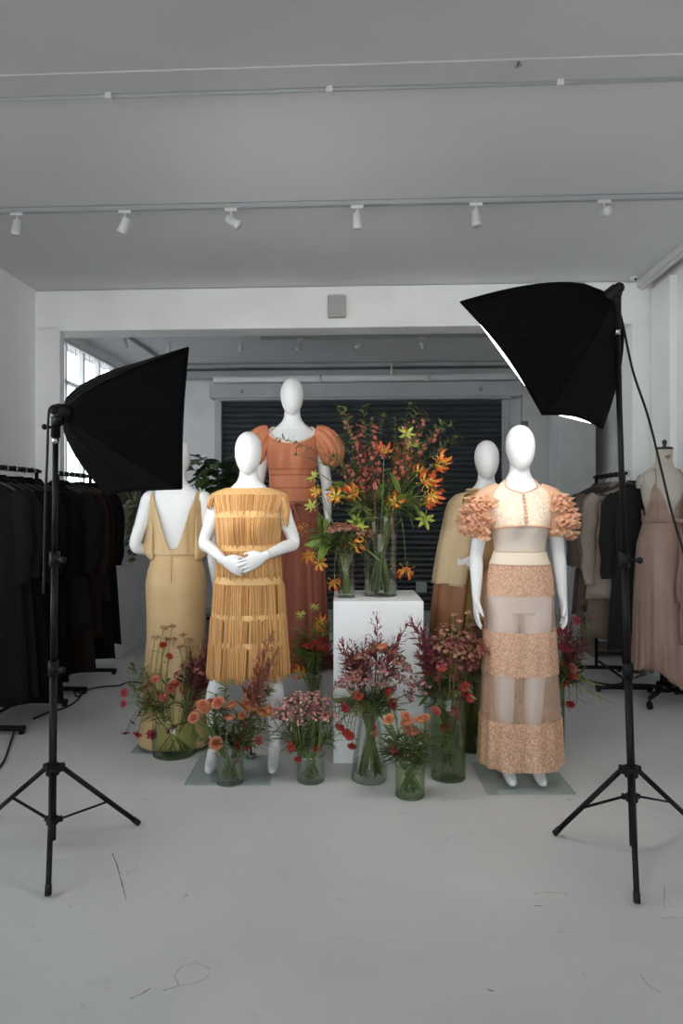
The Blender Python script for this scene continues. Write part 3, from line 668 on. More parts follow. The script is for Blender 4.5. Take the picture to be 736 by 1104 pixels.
m.tube([Vector(p)+Vector((0,0,.006)) for p in edge_path(CB,lambda th:1-.22*max(0,1-dfr(th)/.5),.012)],.014,8,flat=.6); obj('collar',m,BEIGE,t)
for s in (-1,1):                            # wide cape sleeve hanging from shoulder over the bent arm
    def cape(z0,z1,xo,rw,mt,name,seed):
        m=M(); ff=random.Random(seed); ph=ff.uniform(0,6)
        zs=[1.505,1.485,1.44,1.38,1.28,1.17,1.05,.94,.8,.6,.3]; xo_=[.11,.185,.228,.246,.266,.288,.305,.322,.338,.352,.36]
        def fn(u,v):
            z=z0+(z1-z0)*v; X=float(np.interp(-z,[-k for k in zs],xo_))+xo
            a=-1.75+3.5*u                     # front to back around the arm
            xin=max(.07,X-rw*min(1,(1.5-z)*4+.15)); ca=max(math.cos(a*.9),-.2)
            x=xin+(X-xin)*ca; dy=(.075+.105*min(1,(1.5-z)*2.2))
            y=.01+dy*math.sin(a*.9)*1.0+.010*math.sin(a*7+ph+z*3)*min(1,(1.5-z)*3)
            x+=.008*math.sin(a*9+ph)*min(1,(1.5-z)*2)
            return (s*x,y,z+.012*math.sin(u*5)*v)
        m.grid(fn,44,30); obj(name,m,mt,t,solid=.004)
    cape(1.507,.945,0,.17,BEIGE,'cape_sleeve',3+s); cape(.965,.28,-.012,.15,RUST,'under_cape',8+s)

# ------------------------------------------------------------------ plinths
q0=G(359,3.70); q1=G(457,3.70); c=(q0+q1)/2; fwd=Vector((-SA,CA,0)); c=c+fwd*.25
t=thing('display_plinth','tall white square plinth carrying the two vases','plinth',(c.x,c.y,0),YAW)
m=M(); m.box((0,0,.44),(.49,.49,.88)); obj('plinth_body',m,PLINTH,t,False,bevel=.004); TOPZ=.88
c=G(322,4.45); t=thing('display_plinth','low off-white plinth under the orange dressed mannequin','plinth',(c.x,c.y,0),YAW)
m=M(); m.box((0,0,.18),(.52,.5,.36)); obj('plinth_body',m,PLINTHG,t,False,bevel=.004)

# ------------------------------------------------------------------ light stands and softboxes
def stand(base,top,feet,label,colz,lowz):
    t=thing('light_stand',label,'light stand',base); B=Vector(base)
    d=(Vector(top)-B); 
    at=lambda z:d*(z/d.z)
    m=M(); m.tube([at(.02),at(.74)],.0155,14); m.tube([at(.70),at(1.2)],.0135,14); m.tube([at(1.16),at(d.z)],.0115,14); obj('pole',m,BLACK,t)
    for z in (.73,1.18):
        m=M(); m.tube([at(z-.03),at(z+.03)],.021,14); m.tube([at(z)+Vector((.015,-.01,0)),at(z)+Vector((.045,-.025,0))],.007,8); m.ell(at(z)+Vector((.05,-.028,0)),(.014,.014,.014),10,6); obj('clamp',m,BLACKP,t)
    m=M(); m.tube([at(colz-.025),at(colz+.02)],.027,16)
    for f in feet: u=(Vector(f)-B); u.z=0; u.normalize(); m.box(at(colz)+u*.032,(.03,.03,.03),math.atan2(u.y,u.x))
    obj('collar',m,BLACKP,t,False,bevel=.003)
    m=M(); m.tube([at(lowz-.015),at(lowz+.015)],.024,16)
    for f in feet: u=(Vector(f)-B); u.z=0; u.normalize(); m.box(at(lowz)+u*.028,(.025,.022,.02),math.atan2(u.y,u.x))
    obj('slider',m,BLACKP,t,False,bevel=.003)
    for f in feet:
        u=(Vector(f)-B); e=Vector((u.x,u.y,.012)); h=u.copy(); h.z=0; h.normalize(); s=at(colz)+h*.035
        m=M(); m.tube([s,e],.0105,10); lg=obj('leg',m,BLACK,t)
        m=M(); dd=(e-s).normalized(); m.tube([e-dd*.03,e+dd*.004],.0125,10); obj('rubber_foot',m,RUBBER,lg)
        mid=s.lerp(e,.60); m=M(); m.tube([at(lowz)+h*.03,mid],.0085,8,flat=.5); obj('brace',m,BLACK,t)
        m=M(); m.ell(mid,(.009,.009,.009),8,6); obj('rivet',m,CHROME,lg)
    return t
def softbox(apex,NT,NB,FB,label,topv,DIFF,bulge=.072,rec=.05,ex=.73):
    A_=cam(*apex); nt,nb,fb=cam(*NT),cam(*NB),cam(*FB); ft=nt+fb-nb
    C=(nt+fb)/2; ax=C-A_; cs=[nt-C,nb-C,fb-C,ft-C]
    t=thing('softbox',label,'softbox',A_)
    g=lambda v:.085+.915*v**ex
    m=M(); sm=M(); lip=M()
    for i in range(4):
        a,b=cs[i],cs[(i+1)%4]
        fn=lambda u,v,k=1.0:ax*v+(a.lerp(b,u))*(g(v)*k*(1-.035*math.sin(PI*u)*math.sin(PI*v)-.012*math.sin(9*u+4*v)*math.sin(PI*u)*math.sin(PI*v)))
        fe=lambda u,v:fn(u,v*(1-rec*math.sin(PI*u)))
        m.grid(fe,16,16); sm.grid(lambda u,v:fn(u,.05+v*.86,.985),10,10)
        for u in (0,.5): lip.tube([fe(u,k/14)*1.003 for k in range(15)],.004,6)
        lip.tube([fe(k/16,.995) for k in range(17)],.0055,6)
    cov=obj('cover',m,BLKCLOTH,t,solid=.004); obj('seam',lip,BLKCLOTH,cov); obj('lining',sm,SILVER,t)
    m=M()
    m.grid(lambda u,v:ax*(.975+bulge*(math.sin(PI*u)*math.sin(PI*v))**.55)+(cs[0]*(1-u)*(1-v)+cs[1]*u*(1-v)+cs[2]*u*v+cs[3]*(1-u)*v)*.985,16,16); obj('diffuser',m,DIFF,t)
    an=ax.normalized(); m=M(); m.tube([-an*.05,-an*.045,-an*.01,an*.02,an*.05],[.016,.027,.031,.036,.048],16); m.ell(-an*.05,(.022,.022,.022),12,8); obj('lamp_socket',m,BLACKP,t)
    tp=Vector(topv)-A_; m=M(); j=-an*.035+Vector((0,0,-.015))
    m.tube([j,j+Vector((0,0,-.03)),tp+Vector((0,0,.05)),tp+Vector((0,0,-.03))],[.022,.021,.018,.019],12); m.ell(j,(.023,.023,.023),12,8)
    kn=tp+Vector((0,0,.01)); m.tube([kn,kn+Vector((-.03,-.02,0))],.006,8); m.ell(kn+Vector((-.035,-.024,0)),(.012,.012,.012),8,6)
    obj('bracket',m,BLACKP,t)
    m=M(); m.tube([tp+Vector((0,0,-.03)),tp+Vector((0,0,-.055))],.014,12); obj('spigot',m,CHROME,t)
    return t
# left
baseL=cam(-1.195,2.82,0); topL=cam(-1.172,2.80,1.70)
stand(baseL,topL,[cam(-1.048,2.44,0),cam(-.888,2.985,0),cam(-1.57,3.05,0)],'black tripod light stand at left in front of dark clothes',.315,.10)
softbox((-1.126,2.8,1.784),(-.649,2.896,2.069),(-.667,2.852,1.47),(-1.117,3.249,1.453),'black softbox pointing right on the left light stand',topL+Vector((0,0,.01)),DIFF_L,.035,.02)
baseR=cam(1.185,2.77,0); topR=cam(1.112,2.76,2.135)
stand(baseR,topR,[cam(1.036,2.395,0),cam(.904,2.893,0),cam(1.54,2.98,0)],'black tripod light stand at right beside the taupe slip dress',.325,.215)
softbox((1.076,2.75,2.238),(.495,2.845,2.247),(.766,2.61,1.748),(1.169,3.062,1.745),'black softbox tilted downward on the right light stand',topR+Vector((0,0,.01)),DIFF_R,ex=.62)
def cable(label,pts,r=.0035,nm='power_cable'):
    p,rr=smoothpts(pts,[r]*len(pts),6); m=M(); m.tube([q-p[0] for q in p],r,6); return tag(obj(nm,m,RUBBER,origin=p[0]),label,'cable')
cable('black power cable drooping from the right softbox head',[P(657,321,2.74),P(662,322,2.76),P(670,345,2.8),P(682,400,2.85),P(700,455,2.9),P(722,545,2.95),P(735,590,3.0),P(748,640,3.05)],.005)
cable('black power cable looping behind the left softbox head',[P(62,438,2.74),P(54,440,2.72),P(52,455,2.72),P(51,490,2.75),P(49,540,2.8),P(47,640,2.8)],.005)
Fz=Vector((0,0,.006))
def FP(px,py): d=736*1.4/(py-545); return G(px,d)+Fz
cable('black cable lying on the floor from clothes rack to flower vases',[FP(36,776),FP(52,769),FP(70,764),FP(84,755),FP(87,748),FP(80,746),FP(84,752),FP(96,744),FP(112,741),FP(128,740),FP(140,736),FP(160,738)],.006)
cable('black cable trailing on the floor at far left edge',[FP(16,786),FP(10,806),FP(4,822),FP(-4,832)],.006)
cable('thin black cable on the floor under right clothes rack',[FP(612,738),FP(628,734),FP(645,737),FP(662,739),FP(676,735),FP(690,729)],.006)

# ------------------------------------------------------------------ clothes racks
def rack(x,y0,y1,h,label,fw=.44):
    t=thing('clothes_rack',label,'clothes rack',(x,(y0+y1)/2,0)); L=(y1-y0)/2
    m=M(); m.tube([(0,-L-.05,h),(0,L+.05,h)],.013,12)
    for k in range(int(L*2/.045)): m.tube([(0,-L+k*.045,h),(0,-L+k*.045+.014,h)],.018,10)
    obj('hanging_bar',m,BLACK,t)
    for s in (-1,1):
        m=M(); m.tube([(0,s*L,.04),(0,s*L,h)],.013,12); m.ell((0,s*L,h),(.017,.017,.017),10,6); obj('post',m,BLACK,t)
        m=M(); m.box((0,s*L,.035),(fw,.032,.028)); 
        for e in (-1,1): m.box((e*(fw/2-.02),s*L,.012),(.028,.034,.022))
        obj('foot',m,BLACK,t,False,bevel=.003)
    m=M(); m.tube([(0,-L,.10),(0,L,.10)],.010,10); obj('lower_bar',m,BLACK,t)
    return t
HANG=mat('dark wood hanger',(34,26,22),.5)
def hanger(loc,label,group,hbar):
    t=thing('clothes_hanger',label,'hanger',loc,0,group)
    m=M(); m.tube(*smoothpts([(-.20,0,-.085),(-.10,0,-.035),(0,0,-.005),(.10,0,-.035),(.20,0,-.085)],[.009,.011,.013,.011,.009]),8); m.tube([(-.19,0,-.09),(.19,0,-.09)],.006,6); obj('hanger_arms',m,HANG,t)
    m=M(); m.tube([(0,0,-.005),(0,0,.03),(.0,0,.05)]+[(.022*math.sin(a)*1.0,0,.072-.022*math.cos(a)) for a in [k*.4 for k in range(1,10)]],.0028,6); obj('hook',m,CHROME,t)
    return t
def garment(name,cat,loc,label,group,mt,L,w=.23,slv=.58,th=.05,flare=1.1,seed=0,trim=None,rz=0):
    t=thing(name,label,cat,loc,rz,group); rs=random.Random(seed)
    n=56; rings=[]; ks=[rs.uniform(0,6) for _ in range(4)]
    prof=[(0.012,.05,.35),(-.03,.10,.6),(-.075,.185,.85),(-.11,w*.93,1),(-.30,w*.86,1.15),(-.55,w*.84,1.15),(-L*.75,w*.9*flare,1.35),(-L,w*flare,1.5)]
    N=26
    for i in range(N+1):
        u=i/N; v=u**1.0*(len(prof)-1); z,hw,tt=[float(np.interp(v,range(len(prof)),[p[c] for p in prof])) for c in range(3)]
        k=min(1,max(0,-z-.1)*2)
        ring=[]
        for j in range(n):
            a=2*PI*j/n; f=1+k*.22*(math.sin(7*a+ks[0]+z*2)+.6*math.sin(11*a+ks[1])+.4*math.sin(17*a+ks[2]-z*3))*.5
            ring.append((hw*math.cos(a)*(1+k*.05*math.sin(3*a+ks[3])),th*tt*math.sin(a)*f+ .012*k*math.sin(z*4+ks[1]),z+(.012*math.sin(5*a+ks[2]) if i==N else 0)))
        rings.append(ring)
    m=M(); m.rings(rings,cap=True); obj('garment_body',m,mt,t)
    if slv:
        for s in (-1,1):
            b=rs.uniform(-.03,.03)
            pts,rr=smoothpts([(s*w*.74,0,-.085),(s*(w*.93),b*.3,-.17),(s*(w*1.03),b-.01,-.17-slv*.45),(s*(w*1.02),b-.03,-.10-slv)],[.052,.062,.056,.046],6)
            m=M(); n2=20; T0=None
            vs=[]
            m.tube(pts,rr,n2,flat=.75)
            m.v=[(x+.006*math.sin(z*26+ks[0]),y+.008*math.sin(z*34+x*30),z) for x,y,z in m.v]
            obj('sleeve',m,mt,t)
    m=M(); m.tube([(-.085,0.0,-.02),(-.05,-.035,.0),(0,-.045,-.03),(.05,-.035,0),(.085,.0,-.02),(.04,.035,.02),(-.04,.035,.02),(-.085,0,-.02)],.012,8,flat=.6); obj('collar',m,trim or mt,t)
    return t
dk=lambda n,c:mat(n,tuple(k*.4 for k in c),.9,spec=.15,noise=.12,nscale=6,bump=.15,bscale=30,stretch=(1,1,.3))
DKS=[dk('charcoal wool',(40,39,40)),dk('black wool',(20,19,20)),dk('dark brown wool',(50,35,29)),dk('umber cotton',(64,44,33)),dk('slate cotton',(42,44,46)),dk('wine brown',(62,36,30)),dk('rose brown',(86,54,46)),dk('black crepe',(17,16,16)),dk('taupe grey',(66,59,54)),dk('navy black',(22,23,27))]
XL=-2.36
rack(XL,4.08,4.66,1.64,'black clothes rack at far left nearest the camera'); rack(XL,4.98,5.56,1.64,'black clothes rack behind the near left one, by the window')
gl=[ # y, material, length, label
 ('coat','coat',4.05,0,1.36,'charcoal long coat hanging first on the near left rack'),
 ('coat','coat',4.15,8,1.36,'taupe grey long coat, second garment on the near left rack'),
 ('jacket','jacket',4.25,1,1.05,'black jacket, third garment on the near left rack'),
 ('dress','dress',4.36,2,1.42,'dark brown long dress, fourth garment on the near left rack'),
 ('coat','coat',4.48,9,1.46,'navy black long coat, fifth garment on the near left rack'),
 ('coat','coat',4.60,7,1.36,'black long coat hanging last on the near left rack'),
 ('coat','coat',4.95,4,1.08,'slate grey coat hanging first on the far left rack'),
 ('coat','coat',5.03,3,1.40,'umber brown long coat, second garment on the far left rack'),
 ('coat','coat',5.12,2,1.05,'dark brown coat, third garment on the far left rack'),
 ('dress','dress',5.22,6,1.16,'rose brown dress, fourth garment on the far left rack'),
 ('coat','coat',5.32,5,.92,'wine brown coat, fifth garment on the far left rack'),
 ('skirt_suit','suit',5.43,1,1.38,'black long suit, sixth garment on the far left rack'),
 ('coat','coat',5.55,7,1.30,'black long coat hanging last on the far left rack, beside the ledge')]
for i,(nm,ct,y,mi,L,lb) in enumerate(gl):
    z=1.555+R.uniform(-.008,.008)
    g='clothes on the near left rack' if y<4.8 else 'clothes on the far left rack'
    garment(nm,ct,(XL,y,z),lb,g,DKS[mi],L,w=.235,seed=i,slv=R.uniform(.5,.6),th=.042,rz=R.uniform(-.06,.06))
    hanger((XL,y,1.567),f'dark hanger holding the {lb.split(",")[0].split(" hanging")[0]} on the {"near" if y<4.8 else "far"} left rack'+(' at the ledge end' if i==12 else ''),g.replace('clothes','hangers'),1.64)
XR=1.865
rack(XR,5.22,5.86,1.64,'black clothes rack at right behind the lace gown',.42)
lt=lambda n,c:mat(n,c,.8,noise=.08,nscale=6,bump=.15,bscale=30,stretch=(1,1,.3))
RG=[('coat','coat',5.16,mat('black velvet',(13,13,14),.9,noise=.1,nscale=5),1.22,.60,'black long coat hanging first on the right rack'),
 ('blouse','blouse',5.30,lt('pale taupe silk',(150,136,124)),.86,.66,'pale taupe blouse behind the black coat on the right rack'),
 ('shirt_dress','dress',5.40,lt('mushroom linen',(112,96,84)),1.18,.56,'mushroom brown shirt dress, third on the right rack'),
 ('blouse','blouse',5.51,lt('grey brown cotton',(102,88,78)),.95,.55,'grey brown blouse, fourth on the right rack'),
 ('coat','coat',5.63,lt('brown linen',(94,80,70)),1.10,.55,'brown linen coat, fifth on the right rack'),
 ('coat','coat',5.76,lt('dull umber',(80,70,63)),1.05,.55,'dull umber coat hanging last on the right rack')]
for i,(nm,ct,y,mt,L,sl,lb) in enumerate(RG):
    garment(nm,ct,(XR+(.06 if i==0 else 0),y,1.555),lb,'clothes on the right rack',mt,L,w=.195 if i==0 else .225,seed=40+i,slv=sl,th=.04,rz=R.uniform(-.08,.08))
    hanger((XR,y,1.567),f'hanger holding the {lb.split(",")[0].split(" behind")[0].split(" hanging")[0]} on the right rack','hangers on the right rack',1.64)
# low shelf behind the right rack
t=thing('low_shelf','dim wooden shelf unit behind the right clothes rack','shelf',(2.42,6.6,0))
WD=mat('grey brown wood',(112,100,90),.7,noise=.1,nscale=6,stretch=(1,6,1))
for z in (.06,.42,.78): m=M(); m.box((0,0,z),(.8,.36,.03)); obj('shelf_board',m,WD,t,False,bevel=.003)
for s in (-1,1): m=M(); m.box((s*.4,0,.4),(.03,.36,.8)); obj('side_panel',m,WD,t,False,bevel=.003)
for i,(x,z,w,h,c,lb) in enumerate(((-.2,.795,.25,.16,(120,108,98),'brown box on top of the dim shelf unit'),(.1,.435,.3,.22,(96,84,74),'dark box on the middle board of the dim shelf'),(-.22,.435,.22,.2,(134,124,114),'pale box on the middle board of the dim shelf'))):
    m=M(); m.box((0,0,h/2),(w,.26,h)); m.box((0,0,h-.02),(w+.012,.272,.045)); tag(obj('storage_box',m,mat('card '+str(i),c,.8),smooth=False,bevel=.003,origin=(2.42+x,6.6,z)),lb,'box','boxes on the dim shelf')

# ------------------------------------------------------------------ dress form and slip dress at right
locF=G(716,4.86)
t=thing('dress_form','linen tailor dress form on wheeled black base at right edge','dress form',locF,YAW)
DFR=[(.72,.135,.10,.01),(.80,.158,.108,.01),(.90,.172,.116,.012),(.98,.168,.114,.012),(1.06,.144,.098,.004),(1.14,.122,.086,0),(1.22,.130,.09,0),(1.30,.150,.108,-.006),(1.37,.160,.1,.002),(1.43,.168,.086,.012),(1.47,.160,.074,.016),(1.50,.12,.064,.018),(1.53,.07,.056,.016),(1.57,.056,.052,.008),(1.655,.054,.052,0)]
FDZ=.145
DFR=[(.60,.10,.08,.01)]+[(z+FDZ,a,b,c) for z,a,b,c in DFR]
m=M(); shell(m,DFR,64,60,bust=False); o=obj('torso',m,LINEN,t,solid=.004)
m=M(); m.lathe([(.0,1.652),(.057,1.652),(.057,1.664),(.05,1.67),(.0,1.67)],n=24); m.lathe([(.012,1.67),(.012,1.69),(.018,1.70),(.012,1.72),(.003,1.724)],n=12); obj('neck_cap',m,mat('dark stained wood',(48,40,36),.5),t).location=(0,0,FDZ)
for s in (-1,1):
    m=M(); m.lathe([(.0,0),(.05,0),(.052,.012),(.0,.014)],n=20); o=obj('arm_plate',m,LINEN,t); o.location=(s*.165,.012,1.425+FDZ); o.rotation_euler=(0,s*PI/2*.9,0)
m=M(); m.tube([(0,-.053,1.615),(.012,-.052,1.615)],.002,5); 
for k in range(5): m.box((-.016+.008*k,-.0555,1.60),(.004,.002,.012))
m.box((0,-.0555,1.585),(.022,.002,.004)); obj('size_mark',m,BLACKP,t,False).location=(0,0,FDZ)
m=M(); m.tube([(0,.01,.10),(0,.01,.80)],.02,14); m.tube([(0,.01,.10),(0,.01,.3)],.026,14); obj('pole',m,BLACK,t)
m=M()
for k in range(4):
    a=PI/4+k*PI/2; m.tube([(0,.01,.105),(.26*math.cos(a),.01+.26*math.sin(a),.075)],[.024,.016],10,flat=.7)
m.lathe([(.0,.14),(.05,.14),(.06,.08),(0,.08)],(0,.01,0),20); obj('base',m,BLACK,t)
for k in range(4):
    a=PI/4+k*PI/2; m=M(); x,y=.26*math.cos(a),.01+.26*math.sin(a); m.tube([(x-.012,y,.028),(x+.012,y,.028)],.028,14); m.tube([(x,y,.05),(x,y,.075)],.008,8); obj('caster',m,BLACKP,t)
SLIP=mat('taupe silk',(150,122,108),.45,noise=.07,nscale=4,sheen=.15)
t=thing('slip_dress','long taupe silk slip dress draped on the tailor form','dress',locF,YAW)
SL=[(.16,.205,.18,.01),(.4,.202,.17,.01),(.7,.192,.15,.012),(.9,.184,.132,.012),(.98,.178,.126,.012),(1.06,.158,.112,.006),(1.14,.138,.102,0),(1.22,.142,.104,0),(1.30,.160,.118,-.004),(1.37,.166,.110,.002),(1.42,.168,.098,.01)]
SL=[SL[0],(.5,.200,.165,.01)]+[(z+FDZ,a,b,c) for z,a,b,c in SL[2:]]
uw=u_of(SL,1.15+FDZ)
m=M(); shell(m,SL,140,50,lambda th:.03*math.sin(th*2),lambda th:uw,fold=fold_fn(41,[9,14,21],lambda z:.09*max(0,1.1-z)),off=.005,bust=False); obj('skirt',m,SLIP,t,solid=.003)
def slt(th):
    f=dfr(th); peak=.62; 
    if f<PI/2: return uw+(.985-uw)*max(.12,1-abs(f-peak)/.62) if f>peak else uw+(.985-uw)*max(.05,(f/peak))
    return uw+(.985-uw)*.25
m=M(); shell(m,SL,140,24,lambda th:uw-.02,slt,fold=fold_fn(42,[16,24],lambda z:.015),off=.012,bust=False); obj('bodice',m,SLIP,t,solid=.003)
m=M()
for s in (-1,1):
    m=M(); m.tube([(s*.105,-.10,1.40),(s*.10,-.088,1.44),(s*.085,-.05,1.505),(s*.08,.03,1.515),(s*.09,.085,1.42),(s*.1,.10,1.3)],.004,6); obj('strap',m,SLIP,t).location=(0,0,FDZ)
m=M()
for dz in (0,.018,-.016): m.tube(edge_path(SL,lambda th:uw+dz*.6,.009),.008,6)
obj('waist_tie',m,SLIP,t)
for x,L,wd in ((.035,.52,.05),(.085,1.0,.09),(.14,.62,.06)):
    m=M(); m.grid(lambda u,v:(x+(u-.5)*wd*(.5+.8*v)+.012*math.sin(v*6),-.135-.045*v-.012*math.cos(u*7)+.006*math.sin(v*9),1.33-L*v-.02*abs(u-.5)*2 if x>.05 else 1.12-L*v),8,18); obj('sash',m,SLIP,t,solid=.003).location=(0,0,FDZ*.9)

# ------------------------------------------------------------------ plants at the back
LEAFD=mat('dark glossy leaf',(70,100,52),.4,noise=.25,nscale=6); BARK=mat('bark',(88,72,56),.85)
SOIL=mat('potting soil',(46,36,30),.95,bump=.4,bscale=50)
c=G(234,6.3); t=thing('potted_fig','big leafed green pot plant behind the backless gold dress','plant',(c.x,c.y,0))
m=M(); m.lathe([(0,.0),(.16,.0),(.20,.36),(.21,.38),(.185,.38),(.18,.34)],n=28); obj('pot',m,mat('grey pot',(120,120,118),.7),t)
m=M(); m.lathe([(.181,.345),(.0,.35)],n=24); obj('soil',m,SOIL,t)
m=M(); m.tube([(0,0,.34),(.02,.01,.9),(0,0,1.45),(.0,0,1.75)],[.02,.018,.014,.008],8); m.tube([(.01,0,1.1),(-.12,0,1.4),(-.2,0,1.6)],[.01,.008,.005],6); m.tube([(.01,0,1.2),(.14,0,1.45),(.2,0,1.6)],[.01,.008,.005],6); obj('trunk',m,BARK,t)
m=M(); rs=random.Random(9)
for k in range(110):
    a=rs.uniform(0,2*PI); r=abs(rs.gauss(0,.13)); z=rs.uniform(1.3,1.86); p=(r*math.cos(a)*1.3,r*math.sin(a),z)
    m.leaf(p,(math.cos(a),math.sin(a),rs.uniform(-.3,.8)),(0,0,1),rs.uniform(.14,.22),rs.uniform(.11,.16),.35,wave=.06)
obj('foliage',m,LEAFD,t)
IVY=mat('ivy leaf',(92,110,70),.5,noise=.25,nscale=8)
c=P(131,556,6.2); t=thing('trailing_ivy','trailing ivy hanging from the ledge behind the left rack','plant',(-2.36,6.32,1.405))
m=M(); m.lathe([(0,0),(.06,0),(.075,.11),(.08,.12),(.068,.12),(.0,.1)],n=20); obj('pot',m,mat('dark pot',(70,62,56),.7),t)
v=M(); lf=M(); rs=random.Random(12)
for k in range(5):
    x=rs.uniform(.04,.10); y=-.14+.07*k*.6; L=rs.uniform(.25,.68)
    pts=[(0,0,.10),(x*.6,y*.5,.15),(x+.04,y,.05)]+[(x+.045+.012*math.sin(j*1.3+k),y+.01*math.cos(j),.05-L*(j+1)/7) for j in range(7)]
    v.tube(pts,.0025,5)
    for p in pts[1:]:
        for _ in range(2):
            a=rs.uniform(0,2*PI); lf.leaf(p,(math.cos(a),math.sin(a),-.6),(0,0,1),rs.uniform(.05,.085),rs.uniform(.04,.06),.3)
obj('vine',v,IVY,t); obj('foliage',lf,IVY,t)
# stack of books / folded cloth on the ledge
for k in range(6):
    h=.2+.03*R.random(); m=M(); w_=.035; m.box((0,0,h/2),(w_,.18,h)); m.box((0,.004,h/2),(w_*.8,.176,h*1.0-.01)); tag(obj('book',m,mat('spine %d'%k,[(70,52,48),(96,80,74),(120,98,92),(84,62,58),(140,118,112),(64,56,56)][k],.7),smooth=False,bevel=.002,origin=(-2.50+k*.042,6.62,1.405)),['dark red brown book at the ivy end of the row on the ledge','brown book second from the ivy in the row on the ledge','rosy grey book third from the ivy on the ledge','red brown book fourth from the ivy on the ledge','pale rosy book fifth from the ivy on the ledge','dark grey brown book farthest from the ivy on the ledge'][k],'book','row of books on the ledge')

# ------------------------------------------------------------------ vases and flowers
GLASSES={'c':CLEAR,'g':GREENGL,'d':DARKGL}
def vase(px,d,prof,gl,label,z0=0,water=.6,name='glass_vase'):
    c=G(px,d); t=thing(name,label,'vase',(c.x,c.y,z0))
    th=.004; inner=[(max(r-th,.001),z+(th*2 if i==0 else 0)) for i,(r,z) in enumerate(prof)]
    m=M(); m.lathe([(.0005,0.0)]+prof+[(prof[-1][0]-.001,prof[-1][1]+.002)]+inner[::-1]+[(.0005,th*2)],n=40); obj('vase_body',m,GLASSES[gl],t)
    m=M(); r0=prof[-1][0]; m.tube([(r0*math.cos(a),r0*math.sin(a),prof[-1][1]) for a in [2*PI*k/40 for k in range(41)]],.0028,6)
    obj('rim',m,RIMG,t); m=M(); r1=prof[0][0]; m.tube([(r1*math.cos(a)*.98,r1*math.sin(a)*.98,.004) for a in [2*PI*k/40 for k in range(41)]],.0038,6); obj('foot_ring',m,RIMG,t)
    H=prof[-1][1]*water; zs=[p[1] for p in prof]; rs_=[p[0]-th*1.4 for p in prof]
    m=M(); pr=[(float(np.interp(z,zs,rs_)),z) for z in np.linspace(.01,H,10)]; m.lathe([(.0005,.01)]+pr+[(.0005,H)],n=32); obj('water',m,WATER,t)
    return dict(c=Vector((c.x,c.y,z0)),r0=prof[0][0],r1=min(p[0] for p in prof[-2:]),h=prof[-1][1],d=d,prof=prof)
def green(n,c): return mat(n,c,.55,noise=.2,nscale=30,trans=.15)
STEM=green('stem green',(112,130,70)); STEMD=green('dark stem',(78,86,54)); STEMB=mat('brown twig',(92,62,48),.8)
LF=[green('leaf green',(98,118,66)),green('olive leaf',(122,130,76)),green('deep leaf',(76,96,58)),green('bright leaf',(118,144,66))]
PEACH=[mat('peach petal',(234,174,142),.6,trans=.2),mat('apricot petal',(236,184,136),.6,trans=.2),mat('deep peach heart',(212,132,98),.6,trans=.2)]
RED=[mat('scarlet petal',(178,54,46),.6,trans=.2),mat('brick petal',(196,84,62),.6,trans=.2),mat('crimson petal',(150,42,56),.6,trans=.2)]
PINK=[mat('coral pink petal',(206,112,98),.6,trans=.2),mat('dusty pink petal',(192,134,124),.6,trans=.2)]
WAX=[mat('rose wax bud',(172,112,108),.7),mat('pale rose wax bud',(206,162,150),.7),mat('mauve bud',(132,78,80),.7)]
BURG=[mat('burgundy leaf',(132,60,68),.6,trans=.15),mat('plum leaf',(108,54,60),.6,trans=.15)]
DRY=[mat('dried bloom',(150,112,90),.85),mat('rust dried bloom',(130,78,62),.85),mat('tan dried bloom',(178,142,104),.85)]
DARKC=mat('dark flower centre',(70,36,30),.9); YEL=mat('yellow petal',(226,186,72),.55,trans=.2); LIL=mat('flame petal',(218,102,52),.55,trans=.2); GRY=mat('lime petal',(186,196,96),.55,trans=.2)
LIL2=mat('orange petal',(226,136,64),.55,trans=.2)
def basis(d):
    d=Vector(d).normalized(); u=d.orthogonal().normalized(); return d,u,d.cross(u)
def b_ranunculus(m,p,d,rs,s):
    d,u,w=basis(d)
    for q,(n,rad,hh,op) in enumerate(((5,.22,.62,.0),(6,.42,.70,.1),(7,.62,.70,.25),(8,.82,.62,.45),(9,1.0,.45,.75))):
        for i in range(n):
            a=2*PI*(i+.5*q+rs.uniform(-.15,.15))/n; rd=(u*math.cos(a)+w*math.sin(a)); td=(-u*math.sin(a)+w*math.cos(a)); W=s*1.2*rad*(2*PI/n)
            fn=lambda x,y:p+rd*(s*rad*(.35+.65*math.sin(y*1.6))*(1+.1*op*y)-s*.12*rad*(2*x-1)**2)+td*((x-.5)*W*(.5+.6*math.sin(y*2.4)))+d*(s*(hh*1.2*y*(1-.35*op*y)))
            m.grid(fn,3,3,mi=1 if q<2 else 0)
    m.ell(p+d*s*.42,(s*.15,)*3,8,6,mi=1)
def b_daisy(m,p,d,rs,s,n=9,layers=2,cup=.35):
    d,u,w=basis(d)
    for q in range(layers):
        for i in range(n):
            a=2*PI*(i+.5*q+rs.uniform(-.12,.12))/n; rd=(u*math.cos(a)+w*math.sin(a)); L=s*(1-.22*q)
            m.leaf(p+d*(.08*s*q),rd+d*(cup+.35*q+rs.uniform(-.12,.12)),d,L,s*.62,.25,mi=0,n=3,wave=.05)
    m.ell(p+d*(.12*s),(s*.22,s*.22,s*.2),8,6,mi=1)
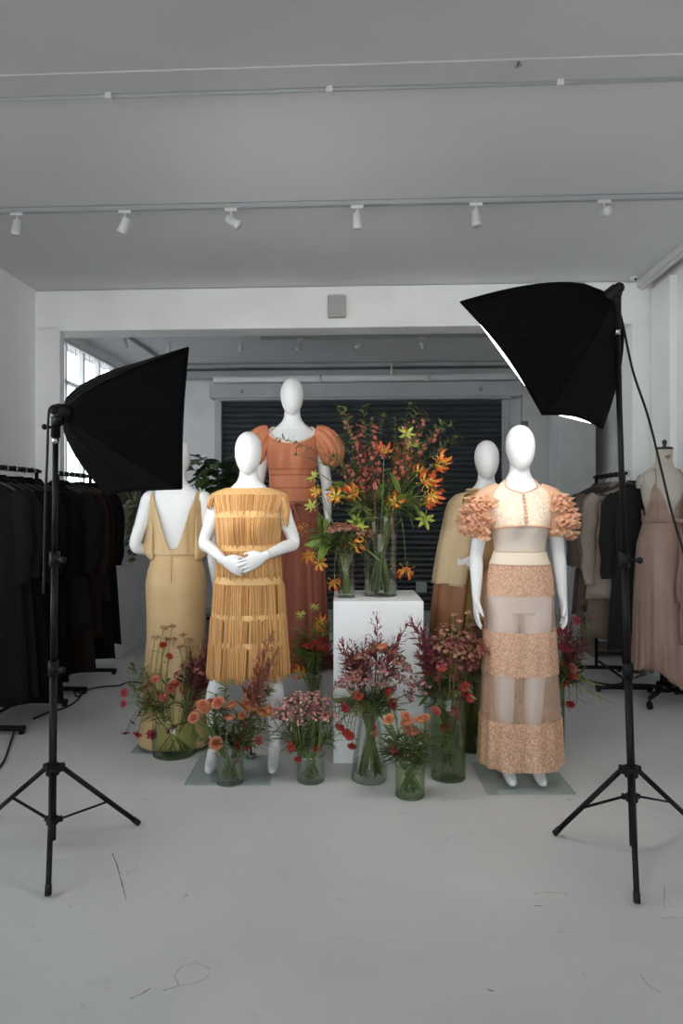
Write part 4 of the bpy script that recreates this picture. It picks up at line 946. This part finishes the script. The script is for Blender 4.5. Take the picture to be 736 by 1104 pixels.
def b_lily(m,p,d,rs,s,rec=1.0):
    d,u,w=basis(d)
    for i in range(6):
        a=2*PI*(i+rs.uniform(-.2,.2))/6; rd=(u*math.cos(a)+w*math.sin(a)); td=(-u*math.sin(a)+w*math.cos(a)); L=s*rs.uniform(.9,1.15); tw=rs.uniform(-.3,.3); ph=rs.uniform(0,6)
        def fn(x,y):
            b=y*2.25*rec
            out=.12+math.sin(b)*.62/rec if rec>.3 else y
            up=(1-math.cos(b))*.55 if rec>.3 else .25*y
            wd=.34*math.sin(PI*min(1,y*.9+.07))
            return p+rd*(L*out)+d*(-L*.1+L*up*1.0)+td*(L*((x-.5)*wd*2*.5+tw*.2*y))+d*(.03*L*math.sin(y*14+ph)*(2*abs(x-.5)))
        vs0=len(m.f); m.grid(fn,2,7,mi=0)
        for f in range(vs0,vs0+5): m.mi[f]=1
    for i in range(6):
        a=2*PI*(i+.5)/6; rd=(u*math.cos(a)+w*math.sin(a)); e=p-d*(.1*s)+rd*s*.75-d*s*.25; m.tube([p,p.lerp(e,.6),e],.0011,4,mi=1); m.ell(e,(.004,.004,.004),5,4,mi=1)
def b_cluster(m,p,d,rs,s,n=22,fl=.006,flat=.5,stalk=True):
    d,u,w=basis(d)
    for i in range(n):
        a=rs.uniform(0,2*PI); r=s*math.sqrt(rs.random()); h=s*flat*(1-(r/s)**2)*rs.uniform(.3,1.2)
        q=p+(u*math.cos(a)+w*math.sin(a))*r+d*h
        if stalk: m.tube([p-d*s*.6,p.lerp(q,.5)-d*s*.12,q],.0009,3,mi=2,cap=False)
        f=fl*rs.uniform(.7,1.25); k=0 if rs.random()<.6 else 1
        dd=(q-(p-d*s*.8)).normalized(); dd,uu,ww=basis(dd)
        for j in range(5):
            b=2*PI*j/5; m.leaf(q,(uu*math.cos(b)+ww*math.sin(b))+dd*.8,dd,f*1.5,f*1.25,.2,mi=k,n=2)
        m.ell(q,(f*.5,f*.5,f*.6),5,4,mi=k)
def b_plume(m,pts,rs,s,n=19):
    k=len(pts)
    for i in range(n):
        t=.42+.58*i/n; f=t*(k-1); j=min(int(f),k-2); p=pts[j].lerp(pts[j+1],f-j); T=(pts[j+1]-pts[j]).normalized()
        a=i*2.4+rs.uniform(-.4,.4); T,u,w=basis(T); sd=u*math.cos(a)+w*math.sin(a)
        L=s*(1.25-t)*rs.uniform(.8,1.2)*1.5
        m.leaf(p,sd*.8+T*.8,T,L,L*.30,.3,mi=rs.randrange(2),n=4)
        if L>s*.5:
            for q in (.4,.7): m.leaf(p+(sd*.8+T*.8).normalized()*L*q,sd*.3+T+u*rs.uniform(-.6,.6),T,L*.5,L*.16,.2,mi=rs.randrange(2),n=2)
FL=[0]
def path_to(v,tip,rs,bend=.35,base_in=.55):
    C=v['c']; tip=Vector(tip); hz=Vector((tip.x-C.x,tip.y-C.y,0)); a=math.atan2(hz.y,hz.x)+rs.uniform(-.5,.5)
    rr=v['r1']*rs.uniform(.35,.9)*min(1,hz.length/.12+.25); rim=C+Vector((rr*math.cos(a),rr*math.sin(a),v['h']))
    a2=a+PI+rs.uniform(-.7,.7); b=C+Vector((v['r0']*rs.uniform(.25,.88)*math.cos(a2),v['r0']*rs.uniform(.25,.88)*math.sin(a2),.022))
    up=max(.06,(tip-rim).length*.5); c1=rim+(rim-b).normalized()*up*.6+Vector((0,0,up*.35))
    if tip.z<rim.z+.03: c1=rim+Vector((hz.x*.35,hz.y*.35,.10+.25*hz.length))
    pts=[b,b.lerp(rim,.5),rim]
    for k in range(1,9):
        t=k/8; pts.append(rim*(1-t)**2+c1*2*t*(1-t)+tip*t*t)
    return pts
def flower(kind,v,tip,where,seed,sz=1.0,leaves=3,lfm=None,face=None,stemless=False):
    rs=random.Random(seed); pts=path_to(v,tip,rs); b=pts[0]; lp=[q-b for q in pts]; T=(lp[-1]-lp[-2]).normalized(); e=lp[-1]
    spec=KIND[kind]; t=thing(spec['n'],f'{spec["l"]} {where}','flower' if kind not in('leafy','grass','bigleaf') else 'foliage',b,0,f'{spec["g"]} {where}')
    m=M(); r=spec.get('sr',.0022); m.tube(lp,[r*1.2]*3+[r]*(len(lp)-4)+[r*.7],5); obj('stem',m,spec.get('stem',STEM),t,recalc=False)
    toC=(Vector((0,0,1.4))-Vector(tip)); toC.z*=.2; toC=toC.normalized()
    fd=(T*.7+toC*spec.get('fc',.7)+Vector((rs.uniform(-.5,.5),rs.uniform(-.3,.3),rs.uniform(-.1,.5)))).normalized()
    m=M(); s=spec['s']*sz*rs.uniform(.82,1.15); f=spec['f']
    if f=='ran': b_ranunculus(m,e,fd,rs,s)
    elif f=='daisy': b_daisy(m,e,fd,rs,s,spec.get('np',9),spec.get('ly',2))
    elif f=='lily': b_lily(m,e,(fd*.6+Vector((0,0,rs.uniform(-.4,.3)))),rs,s,spec.get('rec',1.0))
    elif f=='cluster': b_cluster(m,e,(T+Vector((0,0,.6))+toC*.5),rs,s,spec.get('n_',22),spec.get('fl',.006),spec.get('flat',.5))
    elif f=='plume': b_plume(m,lp[2:],rs,s)
    elif f=='branch':
        L2=lp[3:]
        for i in range(spec.get('nb',14)):
            q=rs.uniform(.35,1); k=q*(len(L2)-1); j=min(int(k),len(L2)-2); p=L2[j].lerp(L2[j+1],k-j); dv=Vector((rs.uniform(-1,1),rs.uniform(-1,1),rs.uniform(-.2,1)))
            p2=p+dv.normalized()*rs.uniform(.012,.05); m.tube([p,p2],.0009,3,mi=2,cap=False); b_daisy(m,p2,dv,rs,s*rs.uniform(.8,1.2),5,1)
    if m.v: obj('flower_head',m,spec['m'],t,recalc=False)
    nl=leaves if f!='leaves' else spec['nl']
    if nl:
        m=M(); L2=lp[2:]
        lo=spec.get('lo',.1); lw=spec.get('lw',.3)
        for i in range(nl):
            q=rs.uniform(lo,.92 if f!='leaves' else 1.0); k=q*(len(L2)-1); j=min(int(k),len(L2)-2); p=L2[j].lerp(L2[j+1],k-j); TT=(L2[j+1]-L2[j]).normalized()
            a=rs.uniform(0,2*PI); TT,u,w=basis(TT); L=spec.get('ll',.06)*rs.uniform(.7,1.4)
            m.leaf(p,TT*spec.get('lt',.7)+u*math.cos(a)+w*math.sin(a),TT+Vector((0,0,.3)),L,L*lw,.35,n=3)
        obj('foliage',m,lfm or spec.get('lm') or LF[rs.randrange(3)],t,recalc=False)
    FL[0]+=1
    return t
KIND=dict(
 ran=dict(n='ranunculus',l='peach ranunculus',g='peach ranunculus',s=.030,f='ran',m=[PEACH[0],PEACH[2]],ll=.05,fc=.55),
 apr=dict(n='ranunculus',l='apricot ranunculus',g='apricot ranunculus',s=.030,f='ran',m=[PEACH[1],PEACH[2]],ll=.05,fc=.5),
 cor=dict(n='carnation',l='coral pink carnation',g='coral carnations',s=.028,f='ran',m=[PINK[0],PINK[1]],ll=.05),
 red=dict(n='zinnia',l='scarlet zinnia',g='scarlet zinnias',s=.028,f='daisy',m=[RED[0],DARKC],ll=.05,np=11,ly=3,fc=.9),
 brk=dict(n='zinnia',l='brick red zinnia',g='brick zinnias',s=.032,f='daisy',m=[RED[1],DARKC],ll=.055,np=10,ly=3,fc=.9),
 cos=dict(n='cosmos',l='crimson cosmos bloom',g='crimson cosmos',s=.032,f='daisy',m=[RED[2],DARKC],ll=.045,np=7,ly=1,fc=.7),
 pnk=dict(n='alstroemeria',l='dusty pink lily bloom',g='dusty pink blooms',s=.038,f='daisy',m=[PINK[0],RED[2]],np=6,ly=2,ll=.07,fc=.6),
 wax=dict(n='waxflower',l='dusty rose waxflower sprig',g='waxflower sprigs',s=.05,f='cluster',m=[WAX[0],WAX[1],STEMD],n_=30,fl=.0062,flat=.6,ll=.03,lm=LF[2]),
 mauve=dict(n='waxflower',l='mauve and rose waxflower sprig',g='mauve waxflower sprigs',s=.045,f='cluster',m=[WAX[2],WAX[0],STEMD],n_=26,fl=.0066,flat=.6,ll=.03,lm=LF[2]),
 dry=dict(n='dried_statice',l='dried brown statice head',g='dried statice',s=.06,f='cluster',m=[DRY[0],DRY[1],STEMB],n_=38,fl=.0075,flat=.6,stem=STEMB,ll=.04),
 rust=dict(n='dried_statice',l='rust dried statice head',g='rust dried statice',s=.055,f='cluster',m=[DRY[1],BURG[0],STEMB],n_=34,fl=.0075,flat=.6,stem=STEMB,ll=.04),
 clr=dict(n='red_blossom',l='clustered scarlet blossom head',g='scarlet blossom heads',s=.05,f='cluster',m=[RED[0],RED[1],STEMD],n_=34,fl=.007,flat=.5,ll=.04),
 yar=dict(n='yarrow',l='dried tan yarrow head',g='dried yarrow',s=.020,f='cluster',m=[DRY[2],DRY[0],STEMB],n_=24,fl=.005,flat=.35,ll=.03,lm=LF[1]),
 plu=dict(n='burgundy_plume',l='burgundy feathery plume',g='burgundy plumes',s=.074,f='plume',m=BURG,stem=mat('burgundy stem',(110,52,54),.7),ll=.05,lm=BURG[1]),
 rpl=dict(n='rust_plume',l='long rust brown plume',g='rust brown plumes',s=.075,f='plume',m=[DRY[1],mat('rust leaf',(140,72,52),.7)],stem=STEMB,ll=.05,lm=DRY[1]),
 lil=dict(n='flame_lily',l='orange flame lily',g='flame lilies',s=.058,f='lily',m=[LIL,YEL],ll=.09,lm=LF[3],lw=.22,fc=.6),
 ora=dict(n='flame_lily',l='amber flame lily',g='amber flame lilies',s=.056,f='lily',m=[LIL2,YEL],ll=.09,lm=LF[3],lw=.22,fc=.6),
 lim=dict(n='star_lily',l='lime green star lily',g='lime star lilies',s=.060,f='lily',m=[GRY,GRY],rec=.2,ll=.08,lm=LF[3],lw=.22,fc=.8),
 bra=dict(n='blossom_branch',l='tall twig with red pink blossom',g='blossom twigs',s=.0105,f='branch',m=[mat('muted blossom',(184,100,88),.6,trans=.2),DRY[1],STEMB],nb=28,stem=STEMB,ll=.022,lm=LF[2],lw=.4),
 leafy=dict(n='leafy_branch',l='green leafy stem',g='leafy stems',s=.01,f='leaves',nl=21,m=[],ll=.072,lw=.21,lo=.05),
 twig=dict(n='leafy_twig',l='tall fine leaved green twig',g='fine twigs',s=.01,f='leaves',nl=66,m=[],ll=.038,lw=.40,lm=LF[1],lo=.2,stem=STEMD,sr=.0018),
 grass=dict(n='grass_stem',l='arching grass blades',g='grass blades',s=.01,f='leaves',nl=6,m=[],ll=.16,lw=.045,lt=1.6,lm=LF[1],sr=.0016),
 bigleaf=dict(n='broad_leaf_stem',l='broad leaved green stem',g='broad leaf stems',s=.01,f='leaves',nl=8,m=[],ll=.12,lw=.34,lt=.9,lm=LF[3],lo=.3))
SEED=[100]
def put(kind,v,spots,where,dd=.07,sz=1.0,leaves=None,jit=2.0):
    for (px,py) in spots:
        SEED[0]+=1; rs=random.Random(SEED[0]); d=v['d']+(rs.uniform(-.35*dd,dd) if KIND[kind]['f']=='leaves' else rs.uniform(-dd,.35*dd))
        tip=P(px+rs.uniform(-jit,jit),py+rs.uniform(-jit,jit),d)
        lo=.03+v['c'].z*0
        if tip.z<v['c'].z*0+.04: tip.z=.04
        lv=leaves if leaves is not None else (2 if KIND[kind]['f']!='leaves' else 0)
        flower(kind,v,tip,where,SEED[0],sz,lv)
def scat(n,x0,x1,y0,y1,seed):
    rs=random.Random(seed); return [(rs.uniform(x0,x1),rs.uniform(y0,y1)) for _ in range(n)]
cyl=lambda r,h,b=.0:[(r*.96,.0),(r,.008),(r,h*.5),(r+b,h)]
# big vase at left
V=vase(188,3.86,[(.118,0),(.124,.02),(.126,.10),(.115,.165),(.105,.195)],'g','wide low green tinted vase at the left end by the gold dress',water=.75); wh='in the wide vase by the gold dress'
put('cos',V,[(135,745),(133,760),(144,778),(134,789),(160,756),(150,770),(163,790),(147,790),(185,786)],wh,.06)
put('pnk',V,[(158,740),(172,745),(183,742),(166,732),(178,752),(205,730)],wh)
put('brk',V,[(198,742),(190,738)],wh,.05); put('red',V,[(177,697),(184,706),(200,744)],wh,.05,.9)
put('yar',V,[(167,688),(176,678),(187,676),(180,690),(189,688),(197,685),(201,695),(205,690),(192,699)],wh,.06)
put('plu',V,[(205,698),(218,690),(227,678),(212,708),(222,704),(198,712),(228,695)],wh,.06)
put('leafy',V,scat(16,140,222,705,765,1),wh,.09); put('grass',V,scat(6,130,225,745,785,2),wh,.08); put('mauve',V,[(200,720),(215,725),(195,728)],wh,.05,.8)
# low vase with ranunculus
V=vase(248,3.46,cyl(.070,.145),'c','small glass vase in front of the yellow fringed dress'); wh='in the small vase in front of the fringed dress'
put('ran',V,[(208,776),(212,770),(237,757),(246,774),(218,762),(235,802),(228,760)],wh,.05)
put('apr',V,[(222,766),(260,772),(264,760),(283,768),(272,764),(250,764),(290,766)],wh,.05); put('red',V,[(255,805),(254,818),(257,797)],wh,.02,.9); put('cos',V,[(267,802),(278,798)],wh,.04,.8)
put('rpl',V,[(296,678),(302,694),(290,712)],wh,.03); put('leafy',V,scat(12,212,285,770,800,3),wh,.07); put('grass',V,[(285,785),(300,790),(310,798),(222,790),(275,782)],wh,.05)
put('twig',V,[(244,737),(232,748),(290,742)],wh,.04)
# small vase with waxflower
V=vase(335,3.48,cyl(.070,.135),'c','small clear vase with pink waxflower in front of low plinth'); wh='in the small clear vase before the low plinth'
put('wax',V,[(304,762),(313,755),(324,752),(336,750),(346,758),(352,764),(318,766),(330,763),(342,770),(308,774),(326,776),(355,775),(300,770)],wh,.07)
put('mauve',V,[(320,760),(338,762),(348,772),(330,770)],wh,.06); put('brk',V,[(343,807),(323,818)],wh,.02,.8); put('red',V,[(314,805),(322,820)],wh,.04,.9); put('leafy',V,scat(8,305,358,775,800,4),wh,.06)
put('grass',V,[(365,775),(372,768),(298,792)],wh,.05)
# slim clear vase with red cluster
V=vase(338,3.98,[(.042,0),(.044,.01),(.044,.2),(.05,.36),(.052,.40)],'c','tall slim clear vase on the floor before the low plinth',water=.5); wh='in the slim clear vase before the low plinth'
put('clr',V,[(329,692),(340,688),(350,694),(336,698),(345,700)],wh,.05,.8); put('brk',V,[(329,697),(338,693),(345,690),(350,699)],wh,.04,.7); put('lil',V,[(323,726),(309,708),(348,668),(343,676)],wh,.06,.9); put('lim',V,[(338,655),(322,662)],wh,.05,.6)
put('leafy',V,scat(9,322,350,680,715,5),wh,.06); put('bigleaf',V,[(335,682),(345,678),(328,705)],wh,.04); put('plu',V,[(356,700),(362,716)],wh,.05)
# bottle shaped clear vase
V=vase(398,3.50,[(.088,0),(.094,.012),(.092,.06),(.078,.17),(.060,.27),(.050,.32),(.056,.345)],'c','tall bell shaped clear vase in front of the white plinth',water=.26); wh='in the bell shaped vase by the white plinth'
put('plu',V,[(406,660),(381,690),(370,704),(394,684),(431,678),(366,690),(443,668)],wh,.06); put('ran',V,[(402,789),(412,700),(424,706)],wh,.04,.9); put('dry',V,[(378,716),(392,708),(404,700),(416,704),(428,714),(384,726)],wh,.06,.7)
put('mauve',V,[(374,730),(388,722),(400,716),(412,722),(424,726),(436,722),(396,732),(368,738),(420,738)],wh,.08); put('wax',V,[(408,734),(432,732),(390,738),(380,742)],wh,.07); put('brk',V,[(386,751),(402,784)],wh,.03,.9)
put('red',V,[(417,747),(421,755),(366,785),(376,795),(380,806),(372,790),(399,703)],wh,.05); put('cos',V,[(370,764),(424,758)],wh,.05); put('leafy',V,scat(14,372,432,735,770,6),wh,.08); put('grass',V,[(362,768),(368,775),(430,770)],wh,.06)
# low front vase
V=vase(442,3.30,cyl(.072,.150),'g','small glass vase nearest the camera in the row of flowers'); wh='in the small vase nearest the camera'
put('ran',V,[(436,787),(445,793),(436,772),(441,782)],wh,.04,1.05); put('apr',V,[(421,775),(457,776),(452,778)],wh,.04,1.05); put('cor',V,[(470,768)],wh,.03,.9); put('cos',V,[(428,812),(447,818),(424,806)],wh,.03,1.0); put('leafy',V,scat(12,422,468,782,815,7),wh,.06); put('grass',V,[(470,790),(415,795),(474,800)],wh,.04)
# tall cylinder vase
V=vase(483,3.52,cyl(.090,.42),'g','tall green tinted cylinder vase left of the lace gown'); wh='in the tall cylinder vase left of the lace gown'
put('cor',V,[(473,733),(489,731),(467,735),(494,744),(472,768),(490,766)],wh,.06); put('red',V,[(503,742),(506,753),(479,785),(488,768),(502,748)],wh,.05); put('brk',V,[(476,718),(462,722)],wh,.05,.9)
put('dry',V,[(470,690),(482,680),(492,688),(503,684),(512,694),(478,700),(497,702),(515,706)],wh,.07); put('rust',V,[(465,700),(488,694),(508,710),(475,712),(500,716),(518,698)],wh,.07); put('plu',V,[(441,664),(452,672),(458,690),(448,702)],wh,.06); put('mauve',V,[(448,735),(442,748),(455,742)],wh,.05,.9)
put('leafy',V,scat(14,458,512,722,768,8),wh,.08); put('yar',V,[(488,662),(496,668),(505,660)],wh,.05,.8)
# dark vase behind
V=vase(508,3.90,cyl(.062,.40),'d','dark green vase half hidden behind the lace gown at its left',water=.5); wh='in the dark green vase behind the lace gown'
put('dry',V,[(512,676),(520,684),(505,690),(524,700)],wh,.05); put('rust',V,[(515,708),(506,718)],wh,.05); put('leafy',V,scat(10,500,522,715,745,9),wh,.05); put('rpl',V,[(500,652)],wh,.03,.6)
# vase behind right of gown
V=vase(596,3.95,cyl(.065,.36),'d','dark vase half hidden behind the right of the lace gown',water=.5); wh='in the dark vase right of the lace gown'
put('cos',V,[(606,680),(620,668),(610,700)],wh,.05); put('pnk',V,[(607,718),(616,722),(612,712),(622,726)],wh,.04,.8); put('red',V,[(603,758),(613,758),(611,738),(614,728)],wh,.03); put('plu',V,[(627,686),(640,690),(618,672),(634,700),(612,664)],wh,.05)
put('leafy',V,scat(14,600,632,690,735,10),wh,.06); put('grass',V,[(618,740),(606,752),(626,745)],wh,.04); put('twig',V,[(640,672),(632,660)],wh,.05)
# two vases on the plinth
VS=vase(373,3.87,cyl(.050,.26),'c','smaller glass vase on top of the white plinth',TOPZ,.55); wh='in the smaller vase on the white plinth'
put('ora',VS,[(336,598),(344,606),(332,600),(384,585),(372,590)],wh,.06,.9); put('lil',VS,[(322,570),(358,628),(340,532)],wh,.05,.8); put('lim',VS,[(380,582),(337,512),(334,545),(390,566)],wh,.05,.75); put('dry',VS,[(365,567),(376,570),(388,572),(398,576),(358,572)],wh,.05,.5)
put('cor',VS,[(363,566),(372,568),(382,571),(396,576)],wh,.04,.6); put('leafy',VS,scat(15,340,395,570,605,11),wh,.07); put('grass',VS,[(345,580),(365,585),(392,590)],wh,.05); put('bigleaf',VS,[(345,575),(385,560),(352,590)],wh,.05)
VT=vase(410,3.95,[(.092,0),(.096,.01),(.096,.25),(.096,.455)],'c','tall glass cylinder vase on top of the white plinth',TOPZ,.45); wh='in the tall vase on the white plinth'
put('lil',VT,[(465,516),(470,534),(474,500),(461,540),(412,484),(381,532),(425,540),(436,615),(458,520)],wh,.09,1.1); put('ora',VT,[(452,508),(466,536),(378,528),(360,536),(422,545),(476,494)],wh,.09,1.0); put('lim',VT,[(457,560),(437,468),(444,478),(385,565)],wh,.08,.95)
put('bra',VT,[(374,452),(404,460),(440,452),(474,462),(456,450),(388,470),(430,478),(372,508),(398,505),(410,480),(448,470),(386,455)],wh,.11,1.2)
put('twig',VT,[(362,434),(370,440),(392,437),(413,441),(440,434),(452,440),(463,446),(490,452),(480,455),(400,450),(425,446),(365,470),(480,480),(492,470),(357,490),(455,460)],wh,.12)
put('leafy',VT,scat(18,372,462,500,560,12),wh,.12); put('bigleaf',VT,[(400,545),(432,528),(445,500),(452,545),(372,522),(388,552),(446,490),(425,520)],wh,.1); put('twig',VT,[(300,470),(318,488)],wh,.05); put('grass',VT,[(352,520),(475,545)],wh,.08)
put('cor',VT,[(399,575),(396,570)],wh,.03,.7)

# ------------------------------------------------------------------ camera, light
cd=bpy.data.cameras.new('camera'); co=bpy.data.objects.new('camera',cd); COL.objects.link(co)
co.location=(0,0,1.4); co.rotation_euler=(PI/2,0,A); cd.sensor_fit='VERTICAL'; cd.sensor_height=36; cd.sensor_width=24; cd.lens=24.0; cd.shift_y=-7/1104; cd.clip_start=.05
scn.camera=co
w=bpy.data.worlds.new('sky'); scn.world=w; w.use_nodes=True; nt=w.node_tree; bg=nt.nodes['Background']; bg.inputs[1].default_value=3.9
tc=nt.nodes.new('ShaderNodeTexCoord'); sx=nt.nodes.new('ShaderNodeSeparateXYZ'); nt.links.new(tc.outputs['Generated'],sx.inputs[0])
mr=nt.nodes.new('ShaderNodeMapRange'); mr.inputs['From Min'].default_value=-.6; mr.inputs['From Max'].default_value=.6; nt.links.new(sx.outputs[2],mr.inputs[0])
rp=nt.nodes.new('ShaderNodeValToRGB'); el=rp.color_ramp.elements; el[0].position=.125; el[0].color=(.13,.13,.13,1); el[1].position=1; el[1].color=(.86,.92,1.0,1)
for p_,k_ in ((.31,.6),(.36,2.1),(.64,2.1),(.71,.9)): q_=el.new(p_); q_.color=(k_*.94,k_*.97,k_*1.0,1)   # brighter horizon band, added to put more light on upright faces
nt.links.new(mr.outputs[0],rp.inputs[0]); nt.links.new(rp.outputs[0],bg.inputs[0])
scn.cycles.transparent_max_bounces=40; scn.cycles.max_bounces=8; scn.cycles.diffuse_bounces=5
scn.view_settings.view_transform='Standard'; scn.view_settings.look='None'; scn.view_settings.exposure=-.13; scn.view_settings.gamma=1; scn.view_settings.use_curve_mapping=False
print('flowers',FL[0])
